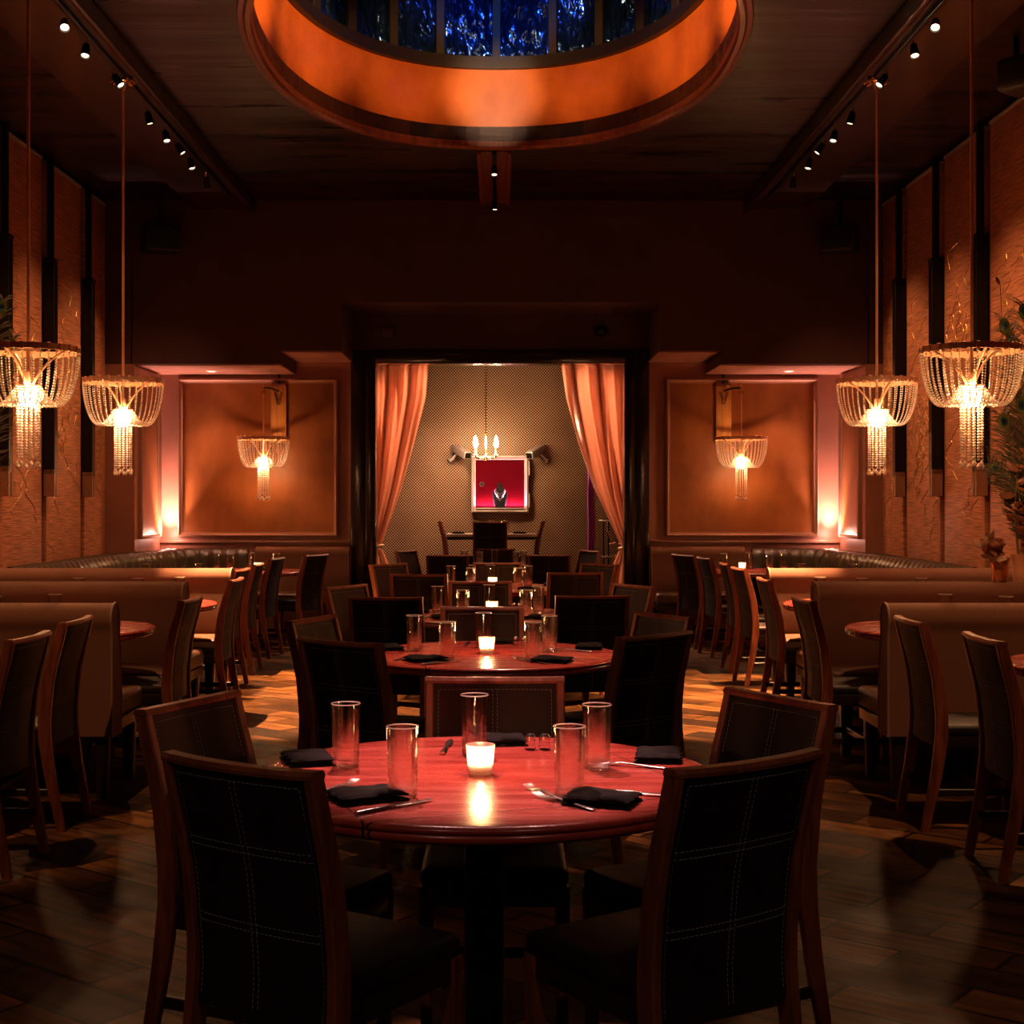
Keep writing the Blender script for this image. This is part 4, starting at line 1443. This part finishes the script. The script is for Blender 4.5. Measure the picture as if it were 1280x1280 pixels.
# candle-bulb chandelier
t = thing('candle_chandelier', 'small brass chandelier with bare candle bulbs above the display case', 'chandelier', (-0.185, 18.6, 0))
bm = B(); tube(bm, [(0, 0, 2.02), (0, 0, 3.52)], 0.008, 8); lathe(bm, [(0, 0), (0.03, 0.01), (0.02, 0.05), (0.012, 0.10), (0, 0.12)], 12, (0, 0, 1.96)); obj('rod', bm, 'brass', t)
bm = B(); lathe(bm, [(0, 3.52), (0.06, 3.52), (0.05, 3.49), (0, 3.48)], 16); obj('ceiling_canopy', bm, 'brass', t)
for k in range(4):
    a = PI / 4 + k * PI / 2
    ex, ey = 0.19 * math.cos(a), 0.16 * math.sin(a)
    bm = B(); tube(bm, bez((0, 0, 2.03), (ex * 0.5, ey * 0.5, 1.97), (ex, ey, 1.99), (ex, ey, 2.04)), 0.010, 6); obj('arm', bm, 'brass', t)
    bm = B(); lathe(bm, [(0, 2.03), (0.03, 2.035), (0.018, 2.05), (0.014, 2.13), (0, 2.13)], 12, (ex, ey, 0)); obj('candle_sleeve', bm, 'white_frame', t)
    bm = B(); lathe(bm, [(0, 2.13), (0.020, 2.15), (0.027, 2.19), (0.018, 2.25), (0, 2.29)], 10, (ex, ey, 0)); obj('bulb', bm, 'bulb', t)

# security cameras
for s, nm in ((-1, 'left'), (1, 'right')):
    t = thing('security_camera', f'boxy security camera on the rear wall, {nm} of the display case', 'security camera', (-0.02 + s * 0.66, 19.598, 2.0), 0, 'security cameras')
    rot = Matrix.Rotation(-s * R(32), 3, 'Z') @ Matrix.Rotation(R(18), 3, 'X')
    bm = B(); bx(bm, rot @ Vector((0, -0.30, 0.02)) + Vector((s * 0.0, 0.05, 0.18)), (0.11, 0.36, 0.10), 0.012, 2, rot); obj('housing', bm, 'silver_paint', t)
    bm = B(); bx(bm, rot @ Vector((0, -0.483, 0.02)) + Vector((s * 0.0, 0.05, 0.18)), (0.085, 0.02, 0.075), 0.01, 2, rot); obj('lens', bm, 'black_metal', t)
    bm = B(); tube(bm, [(0, -0.01, -0.02), (0, -0.10, -0.02), tuple(rot @ Vector((0, -0.2, -0.03)) + Vector((0, 0.05, 0.18)))], 0.018, 8); lathe(bm, [(0, 0), (0.05, 0), (0.05, 0.015), (0, 0.015)], 16); obj('bracket', bm, 'silver_paint', t)

# curtains
def curtain(s, label):
    top, bot = 2.98, 0.93
    y0 = 15.95
    if s < 0:
        inner = [(2.98, -0.79), (2.6, -0.83), (2.1, -0.96), (1.6, -1.10), (1.2, -1.24), (0.93, -1.335)]
        out = -1.50
    else:
        inner = [(2.98, 0.69), (2.6, 0.75), (2.1, 0.88), (1.6, 1.05), (1.2, 1.24), (0.93, 1.36)]
        out = 1.52
    def ix(z):
        for (a, xa), (b, xb) in zip(inner, inner[1:]):
            if z >= b:
                f = (a - z) / (a - b)
                return xa + (xb - xa) * f
        return inner[-1][1]
    t = thing('curtain', label, 'curtain', (0, y0, 0), 0, 'copper door curtains')
    bm = B()
    rows = []
    nz, nu = 60, 90
    for j in range(nz + 1):
        z = top + (bot - top) * j / nz
        xi = ix(z)
        g = j / nz
        row = []
        for i in range(nu + 1):
            u = i / nu
            x = xi + (out - xi) * u
            amp = 0.10 * (1 - 0.6 * g) + 0.014
            y = amp * (math.sin(u * 17 + 1.5 * math.sin(g * 2.2 + u * 3) + s) + 0.45 * math.sin(u * 37 + g * 3.0)) + 0.02 * math.sin(g * 9 + u * 5)
            row.append((x, y, z))
        rows.append(row)
    strip(bm, rows, False, False)
    o = obj('drape', bm, 'curtain', t, 80)
    m_ = o.modifiers.new('thick', 'SOLIDIFY'); m_.thickness = 0.003
    bm = B()
    xe = (ix(bot) + out) / 2
    tube(bm, [(xe + 0.11 * math.cos(a), 0.08 * math.sin(a), 0.925 + 0.02 * math.cos(a)) for a in [2 * PI * k / 20 for k in range(20)]], 0.014, 8, True, True)
    obj('tieback', bm, 'copper', t)
    bm = B()
    rows = []
    for j in range(21):
        g = j / 20
        z = 0.92 - 0.85 * g
        row = []
        for i in range(41):
            u = i / 40
            w = 0.09 + 0.12 * math.sin(min(1, g * 2) * PI / 2)
            x = xe - s * 0.02 * g + (-w + 2 * w * u)
            row.append((x, (0.03 + 0.03 * g) * math.sin(u * 22 + g), z))
        rows.append(row)
    strip(bm, rows, False, False)
    o = obj('lower_drape', bm, 'curtain', t, 80)
    m_ = o.modifiers.new('thick', 'SOLIDIFY'); m_.thickness = 0.003
curtain(-1, 'sheer copper pink curtain tied back on the left of the doorway')
curtain(1, 'sheer copper pink curtain tied back on the right of the doorway')
bm = B(); tube(bm, [(-1.7, 15.95, 3.02), (1.7, 15.95, 3.02)], 0.02, 10); o = obj('curtain_rod', bm, 'black_metal'); tag(o, 'black rod behind the doorway head carrying both curtains', 'rod')
bm = B()
rows = []
for j in range(31):
    z = 0.275 + 3.15 * j / 30
    rows.append([(1.10 + 0.095 * i / 30 + 0.005 * math.sin(j), 18.0 + 0.025 * math.sin(i * 0.9), z) for i in range(31)])
strip(bm, rows, False, False)
o = obj('curtain', bm, 'purple', None, 80); tag(o, 'narrow bright purple drape behind the right copper curtain', 'curtain')
m_ = o.modifiers.new('thick', 'SOLIDIFY'); m_.thickness = 0.004

# wire rack on the right of the rear room
t = thing('wire_rack', 'dark tiered metal rack half hidden by the right doorway curtain', 'rack', (1.42, 17.2, FZ))
for k in range(4):
    a = 2 * PI * k / 4 + 0.5
    bm = B(); tube(bm, [(0.2 * math.cos(a), 0.2 * math.sin(a), 0), (0.2 * math.cos(a), 0.2 * math.sin(a), 0.95)], 0.010, 6); obj('upright', bm, 'black_metal', t)
for z in (0.12, 0.5, 0.93):
    bm = B()
    tube(bm, [(0.22 * math.cos(2 * PI * k / 28), 0.22 * math.sin(2 * PI * k / 28), z) for k in range(28)], 0.010, 6, True, True)
    for k in range(7):
        x = -0.18 + 0.06 * k
        h = math.sqrt(max(0.001, 0.22 ** 2 - x * x))
        tube(bm, [(x, -h, z), (x, h, z)], 0.005, 5)
    obj('shelf', bm, 'silver_paint', t)
for k, dx in enumerate((-0.13, -0.02)):
    bm = B(); tube(bm, [(dx, -0.14, 0.80), (dx + 0.05, -0.14, 0.66)], 0.014, 8); tube(bm, [(dx + 0.02, -0.14, 0.65), (dx + 0.09, -0.14, 0.67)], 0.012, 8); tube(bm, [(dx, -0.14, 0.80), (dx, -0.14, 0.93)], 0.004, 6); obj('hook', bm, 'steel', t)

# ------------------------------------------------------------------ vases, feathers and dried flowers
def vase(x, y, z, m, label, h=0.17, r=0.06):
    bm = B()
    lathe(bm, [(0, 0), (r * 0.75, 0), (r * 0.8, 0.01), (r * 0.85, h * 0.4), (r * 0.9, h * 0.75), (r * 1.15, h), (r * 1.05, h), (r * 0.78, h * 0.72), (r * 0.72, 0.02), (0, 0.02)], 28, (0, 0, 0))
    o = obj('vase', bm, m, None, 50, (x, y, z)); tag(o, label, 'vase', 'metal vases on the booth ledge')
    return o
def feather(label, p0, p1, bend, group, size=1.0):
    p0, p1 = Vector(p0), Vector(p1)
    t = thing('peacock_feather', label, 'feather', p0, 0, group)
    c = (p0 + p1) / 2 + Vector(bend)
    pts = [((1 - k / 20) ** 2 * p0 + 2 * (1 - k / 20) * (k / 20) * c + (k / 20) ** 2 * p1) - p0 for k in range(21)]
    bm = B(); tube(bm, pts, [0.004 - 0.003 * k / 20 for k in range(21)], 5); obj('quill', bm, 'twig', t)
    bm = B()
    q = random.Random(label)
    for k in range(5, 21):
        d = (pts[min(k + 1, 20)] - pts[k - 1]); d.normalize()
        sd = d.cross(Vector((0, 1, 0))); sd.normalize()
        for s in (-1, 1):
            for rep in range(5):
                ln = size * (0.05 + 0.05 * math.sin(PI * min(1, (k - 4) / 16))) * q.uniform(0.8, 1.2)
                st = pts[k] + d * (rep - 2) * 0.008
                e = st + sd * s * ln + d * ln * q.uniform(0.5, 1.0) + Vector((0, q.uniform(-0.03, 0.03), 0))
                mid = (st + e) / 2 + d * 0.012
                tube(bm, [st, mid, e], [0.0022, 0.0026, 0.0008], 4)
    o = obj('barbs', bm, 'feather', t, 60)
    end = pts[-1]
    d = pts[-1] - pts[-2]; d.normalize()
    sd = d.cross(Vector((0, 1, 0))); sd.normalize()
    for nm, m, ra, rb, off in (('eye_rim', 'feather_gold', 0.026, 0.036, -0.004), ('eye', 'feather_eye', 0.015, 0.020, -0.009), ('pupil', 'feather_pupil', 0.008, 0.011, -0.013)):
        bm = B()
        ctr = end - d * 0.03 + Vector((0, off, 0))
        rings = []
        for yy, f in ((0.003, 0.8), (0.0, 1.0), (-0.003, 0.8)):
            rings.append([ctr + Vector((0, yy, 0)) + (sd * math.cos(2 * PI * k / 20) * ra + d * math.sin(2 * PI * k / 20) * rb) * f * size for k in range(20)])
        strip(bm, rings)
        obj(nm, bm, m, t, 60)
def leaf_mesh(bm, p, d, ln, w, q):
    d = Vector(d); d.normalize()
    sd = d.cross(Vector((q.uniform(-0.3, 0.3), 1, q.uniform(-0.3, 0.3)))); sd.normalize()
    n = sd.cross(d)
    rings = []
    for k in range(7):
        f = k / 6
        ww = w * math.sin(PI * (0.06 + 0.9 * f)) ** 0.8
        c = Vector(p) + d * ln * f + n * 0.25 * ln * f * f
        rings.append([c - sd * ww + n * ww * 0.35, c + n * 0.0015, c + sd * ww + n * ww * 0.35, c - n * 0.0015])
    strip(bm, rings)
def branch(label, p0, p1, group, nleaf, m_leaf='dry_leaf', ln=0.10, name='dried_branch'):
    p0, p1 = Vector(p0), Vector(p1)
    q = random.Random(label)
    t = thing(name, label, 'dried branch', p0, 0, group)
    c = (p0 + p1) / 2 + Vector((q.uniform(-.05, .05), q.uniform(-.05, .05), 0.05))
    pts = [((1 - k / 16) ** 2 * p0 + 2 * (1 - k / 16) * (k / 16) * c + (k / 16) ** 2 * p1) - p0 for k in range(17)]
    bm = B(); tube(bm, pts, [0.006 - 0.004 * k / 16 for k in range(17)], 6); obj('stem', bm, 'twig', t)
    for i in range(nleaf):
        k = int(6 + 10 * i / max(1, nleaf - 1))
        d = Vector((q.uniform(-1, 1), q.uniform(-1, 0.4), q.uniform(-0.2, 1)))
        bm = B(); leaf_mesh(bm, pts[k], d, ln * q.uniform(0.7, 1.2), ln * 0.22, q); obj('leaf', bm, m_leaf, t, 60)
VZ = 0.951
vase(3.04, 8.66, VZ, 'brass', 'flared gold vase on the booth ledge at the right edge', 0.15, 0.058)
vase(3.17, 8.66, VZ, 'copper', 'copper vase beside the gold one at the right edge', 0.17, 0.06)
fx, fy, fz = 3.17, 8.66, VZ + 0.03
G1 = 'peacock feathers in the right vases'
feather('peacock feather with green eye leaning left, right arrangement, lowest eye', (fx, fy, fz), (3.04, 8.60, 2.53), (0.10, 0, 0), G1, 1.3)
feather('peacock feather standing upright at the right edge, tallest', (fx + 0.01, fy, fz), (3.17, 8.62, 2.62), (0.06, 0, 0), G1, 1.4)
feather('peacock feather just right of the leaning one, at the right edge', (fx + 0.005, fy + 0.01, fz), (3.10, 8.66, 2.46), (0.10, 0, 0), G1, 1.2)
feather('short peacock feather drooping left behind the right chandelier tassel', (fx - 0.01, fy, fz), (2.96, 8.58, 1.66), (0.12, 0, 0.2), G1, 1.0)
feather('dark green peacock plume halfway up the right arrangement', (fx, fy - 0.01, fz), (3.14, 8.58, 2.05), (0.05, 0, 0), G1, 1.6)
feather('dark plume low in the right arrangement, leaning left', (fx - 0.01, fy - 0.01, fz), (3.02, 8.56, 1.95), (0.10, 0, 0), G1, 1.4)
G2 = 'dried branches in the right vases'
branch('bare curling twig reaching up past the right chandelier rim', (fx, fy, fz), (3.02, 8.60, 2.75), G2, 2, 'dry_leaf', 0.05)
branch('brown leafed branch spilling left over the gold vase', (3.04, 8.66, VZ + 0.03), (2.93, 8.52, 1.20), G2, 26, 'dry_leaf', 0.075)
branch('pale ivory leafed sprig low on the left of the gold vase', (3.04, 8.66, VZ + 0.03), (2.88, 8.54, 1.16), G2, 6, 'pale_leaf', 0.085)
branch('coppery leafed branch above the copper vase', (fx, fy, fz), (3.12, 8.50, 1.42), G2, 26, 'dry_leaf', 0.08)
branch('brown broad leafed branch halfway up the right arrangement', (fx, fy, fz), (3.10, 8.52, 1.62), G2, 6, 'dry_leaf', 0.10)
branch('glittering gold dried flower head in the right arrangement', (fx, fy, fz), (3.15, 8.56, 1.78), G2, 40, 'gold_mesh', 0.05)
# left arrangement, mostly out of the frame
vase(-3.20, 8.66, VZ, 'brass', 'gold vase on the left booth ledge holding the peacock feathers', 0.17, 0.06)
G3 = 'peacock feathers in the left vase'
feather('upper peacock feather with green eye at the left edge', (-3.20, 8.66, VZ + 0.03), (-3.00, 8.60, 2.64), (-0.10, 0, 0), G3, 1.3)
feather('lower left peacock feather with yellow eye at the left edge', (-3.20, 8.66, VZ + 0.03), (-3.02, 8.60, 2.43), (-0.10, 0, 0), G3, 1.1)
feather('lower right peacock feather at the left edge, by the chandelier rim', (-3.19, 8.66, VZ + 0.03), (-2.94, 8.60, 2.42), (-0.05, 0, 0), G3, 1.0)

# ------------------------------------------------------------------ track lighting
for s, nm in ((-1, 'left'), (1, 'right')):
    bm = B(); bx(bm, (s * 2.60, 7.3, ZC - 0.105), (0.035, 12.8, 0.03), 0.003, 1)
    o = obj('lighting_track', bm, 'black_metal'); tag(o, f'black lighting track along the {nm} ceiling beam', 'lighting track', 'lighting tracks')
bm = B(); bx(bm, (-0.05, 13.2, ZC - 0.055), (0.035, 2.0, 0.03), 0.003, 1)
o = obj('lighting_track', bm, 'black_metal'); tag(o, 'short black lighting track on the centre ceiling board', 'lighting track', 'lighting tracks')

def make_head():
    t = thing('track_spotlight', 'x', 'spotlight')
    bm = B(); lathe(bm, [(0, 0.0), (0.030, 0.0), (0.034, -0.02), (0.042, -0.10), (0.046, -0.13), (0.040, -0.13), (0.036, -0.11), (0, -0.11)], 18); obj('can', bm, 'black_metal', t)
    bm = B(); lathe(bm, [(0, -0.112), (0.034, -0.112), (0.030, -0.120), (0, -0.122)], 14); obj('lens', bm, 'spot_lens', t)
    bm = B(); tube(bm, [(0, 0, 0.0), (0, 0, 0.05)], 0.008, 6); obj('yoke', bm, 'steel', t)
    return t
head = Proto(make_head())
W1 = (1.0, 0.47, 0.20)
W2 = (1.0, 0.50, 0.24)
def spot_head(x, y, z, aim, energy, label, angle=30, blend=0.4, col=W1, size=0.03):
    r = head.put((x, y, z + 0.10), 0, label, 'track spotlights')
    r.scale = (0.7, 0.7, 0.7)
    d = Vector(aim) - Vector((x, y, z + 0.10))
    r.rotation_euler = d.to_track_quat('-Z', 'Y').to_euler()
    d.normalize()
    if energy > 0:
        p = Vector((x, y, z + 0.10)) + d * 0.15
        lamp('spot_beam', 'SPOT', p, energy, col, aim, size, angle, blend)
for s, nm in ((-1, 'left'), (1, 'right')):
    yx = [8.5, 8.95, 9.6, 10.5, 11.05, 11.45, 11.94, 12.6]
    aims = [(s * 1.2, 4.4, 0.0), (s * 2.5, 7.4, 0.75), (-0.04, 8.7, 0.75), (s * 1.6, 10.6, 0.0), (s * 1.45, 9.7, 0.0), (-0.05, 11.4, 0.75), (s * 1.5, 11.3, 0.0), (s * 2.5, 14.2, 0.75)]
    en = [16, 300, 200, 3000, 4800, 200, 4400, 160]
    for k, (y, a, e) in enumerate(zip(yx, aims, en)):
        spot_head(s * 2.60, y, ZC - 0.27, a, e, f'small black track spotlight on the {nm} ceiling beam, {["first","second","third","fourth","fifth","sixth","seventh","last"][k]} from our end', 26 if k not in (0, 1) else 34)
    lamp('spot_beam', 'SPOT', (s * 2.60, 4.7, ZC - 0.35), 260, W1, (s * 2.6, 6.2, 0.75), 0.03, 40, 0.4)
spot_head(-0.05, 12.45, ZC - 0.21, (-0.03, 11.3, 5.0 - 4.3), 160, 'black track spotlight on the centre board, below the drum', 34)
spot_head(-0.05, 13.9, ZC - 0.21, (-0.03, 13.6, 0.75), 200, 'black track spotlight on the centre board, against the front wall', 34)
# spots over the centre tables from beyond the frame
lamp('spot_beam', 'SPOT', (-0.5, 5.6, ZC - 0.3), 1400, (1.0, 0.50, 0.46), (-0.02, 3.74, 0.75), 0.03, 17, 0.5)
lamp('spot_beam', 'SPOT', (0.5, 5.7, ZC - 0.3), 450, (1.0, 0.50, 0.44), (-0.02, 3.74, 0.75), 0.03, 17, 0.5)
lamp('spot_beam', 'SPOT', (0.3, 7.1, ZC - 0.1), 650, (1.0, 0.50, 0.36), (-0.05, 6.5, 0.75), 0.03, 24, 0.5)

# dim fill spots added out of frame, grazing the foreground floor and chair backs
for sx in (-1, 1):
    lamp('spot_beam', 'SPOT', (sx * 2.6, 2.2, ZC - 0.3), 26, W1, (sx * 1.5, 3.6, 0.0), 0.04, 34, 0.5)
    lamp('spot_beam', 'SPOT', (sx * 1.6, -0.8, ZC - 0.3), 55, (1.0, 0.66, 0.5), (sx * 0.6, 3.4, 0.7), 0.04, 40, 0.8)

# extra spots without fixtures, added to brighten the silk walls
for sx in (-1, 1):
    for y in (9.2, 10.6, 12.0, 13.4):
        lamp('wall_fill', 'SPOT', (sx * 2.45, y, ZC - 0.2), 205, (1.0, 0.48, 0.22), (sx * 3.9, y + 0.1, 1.45), 0.06, 76, 1.0)

# drum: row of small spots low on its near side washing the far wall
for k, az in enumerate((-36, -22, -9, 9, 22, 36)):
    p = Vector((-0.03 + 0.1 * (k - 2.5), 7.55, 4.62))
    q = p + Vector((math.sin(R(az)), math.cos(R(az)), 0.105))
    lamp('drum_wash', 'SPOT', p, (1500, 1100, 700, 700, 1100, 1500)[k], (1.0, 0.42, 0.12), q, 0.05, 19, 0.9)
lamp('drum_spot', 'SPOT', (-0.05, 7.6, 4.60), 1500, (1.0, 0.58, 0.34), (-0.05, 12.0, 4.88), 0.03, 13, 1.0)
for x, y, az in ((-0.5, 8.6, -28), (0.4, 8.5, 25), (0.0, 8.2, 0)):  # unseen blue spots added inside the lantern to light the foil
    p = Vector((x, y, 5.5))
    q = p + Vector((math.sin(R(az)), math.cos(R(az)), 0.16))
    lamp('lantern_blue_fill', 'SPOT', p, 330, (0.10, 0.26, 1.0), q, 0.05, 30, 0.5)

# niche downlights and corner uplights
def make_down():
    t = thing('recessed_downlight', 'x', 'downlight')
    bm = B(); strip(bm, [[(r * math.cos(2 * PI * k / 24), r * math.sin(2 * PI * k / 24), z) for k in range(24)] for r, z in ((0.06, 0.0), (0.045, -0.008), (0.04, 0.0))], True, False); obj('ring', bm, 'white_frame', t)
    bm = B(); lathe(bm, [(0, -0.001), (0.04, -0.001), (0.04, -0.004), (0, -0.004)], 20); obj('lens', bm, 'downlight_lens', t)
    return t
down = Proto(make_down())
for s, nm in ((-1, 'left'), (1, 'right')):
    down.put((s * 3.05, 15.05, 2.812), 0, f'small recessed downlight in the {nm} niche ceiling', 'niche downlights')
    lamp('niche_down', 'SPOT', (s * 3.05, 15.05, 2.79), 60, (1.0, 0.45, 0.30), (s * 3.05, 15.1, 0), 0.03, 90, 0.8)
    lamp('niche_up', 'SPOT', (s * 3.58, 15.36, 0.97), 420, (1.0, 0.55, 0.46), (s * 3.59, 15.40, 2.9), 0.03, 75, 1.0)
    lamp('niche_up_glow', 'POINT', (s * 3.56, 15.34, 1.08), 6, (1.0, 0.50, 0.38), size=0.04)

# rear room lamps
lamp('rear_room', 'AREA', (0, 18.4, 3.45), 9, (1.0, 0.60, 0.36), (0, 18.8, 0), 1.6)
lamp('rear_wash', 'SPOT', (-0.9, 17.2, 3.35), 420, (1.0, 0.58, 0.38), (-0.7, 19.6, 0.7), 0.1, 62, 1.0)
lamp('curtain_spot_left', 'SPOT', (-0.3, 16.9, 3.40), 560, (1.0, 0.56, 0.36), (-1.25, 15.95, 1.9), 0.05, 60, 0.8)
lamp('curtain_spot_right', 'SPOT', (0.3, 16.9, 3.40), 560, (1.0, 0.56, 0.36), (1.25, 15.95, 1.9), 0.05, 60, 0.8)
cl_ = lamp('case_light', 'AREA', (0, 19.555, bz0 - iw + 0.03), 13, (1.0, 0.34, 0.50), (0, 19.60, bz0 + 0.6), 0.62)
cl_.data.shape = 'RECTANGLE'; cl_.data.size_y = 0.03

# ceiling devices and corner loudspeakers
for s, nm, loc, rz in ((-1, 'left', (-3.35, 14.05, 4.02), 0.5), (1, 'right', (3.35, 14.05, 4.02), -0.5)):
    t = thing('loudspeaker', f'black loudspeaker high in the far {nm} corner', 'loudspeaker', loc, rz, 'corner loudspeakers')
    bm = B(); bx(bm, (0, 0, 0), (0.34, 0.26, 0.26), 0.02, 2); obj('cabinet', bm, 'black_paint', t)
    bm = B(); bx(bm, (0, -0.133, 0), (0.30, 0.012, 0.22), 0.005, 1); obj('grille', bm, 'black_metal', t)
    bm = B(); tube(bm, [(0, 0.05, 0.12), (0, 0.05, ZC - loc[2])], 0.02, 8); obj('bracket', bm, 'black_metal', t)
t = thing('loudspeaker', 'black loudspeaker under the ceiling at the right frame edge', 'loudspeaker', (3.42, 9.3, 4.22), 0.7, 'corner loudspeakers')
bm = B(); bx(bm, (0, 0, 0), (0.30, 0.26, 0.22), 0.05, 4); obj('cabinet', bm, 'black_paint', t)
bm = B(); bx(bm, (0, -0.133, 0), (0.22, 0.012, 0.16), 0.005, 1); obj('grille', bm, 'black_metal', t)
bm = B(); tube(bm, [(0, 0.05, 0.1), (0, 0.05, ZC - 4.22)], 0.02, 8); obj('bracket', bm, 'black_metal', t)
t = thing('dome_camera', 'small black dome camera on the wall above the doorway', 'security camera', (1.1, YN - 0.012, 3.29))
bm = B(); lathe(bm, [(0, 0), (0.07, 0), (0.07, 0.03), (0, 0.03)], 20); bmesh.ops.rotate(bm, verts=bm.verts[:], matrix=Matrix.Rotation(R(90), 3, 'X')); obj('housing', bm, 'black_metal', t)
bm = B(); lathe(bm, [(0.055, 0.03), (0.05, 0.06), (0.03, 0.08), (0, 0.085)], 20); bmesh.ops.rotate(bm, verts=bm.verts[:], matrix=Matrix.Rotation(R(90), 3, 'X')); obj('dome', bm, 'door_black', t)
bm = B(); bx(bm, (-1.22, YN - 0.04, 3.27), (0.12, 0.06, 0.10), 0.01, 2); o = obj('alarm_box', bm, 'plaster_dark'); tag(o, 'small dark box on the wall above the left of the doorway', 'alarm box')

# ------------------------------------------------------------------ world and view
w = bpy.data.worlds.new('world')
S.world = w
w.use_nodes = True
w.node_tree.nodes['Background'].inputs[0].default_value = (0.02, 0.015, 0.02, 1)
w.node_tree.nodes['Background'].inputs[1].default_value = 0.1
S.view_settings.view_transform = 'Standard'
S.view_settings.look = 'None'
S.view_settings.gamma = 1
S.view_settings.use_curve_mapping = False
S.view_settings.exposure = 0.0
cy = S.cycles
cy.use_denoising = True
cy.max_bounces = 10
cy.diffuse_bounces = 2
cy.glossy_bounces = 4
cy.transmission_bounces = 8
cy.transparent_max_bounces = 24
cy.caustics_reflective = False
cy.caustics_refractive = False
cy.sample_clamp_indirect = 4.0
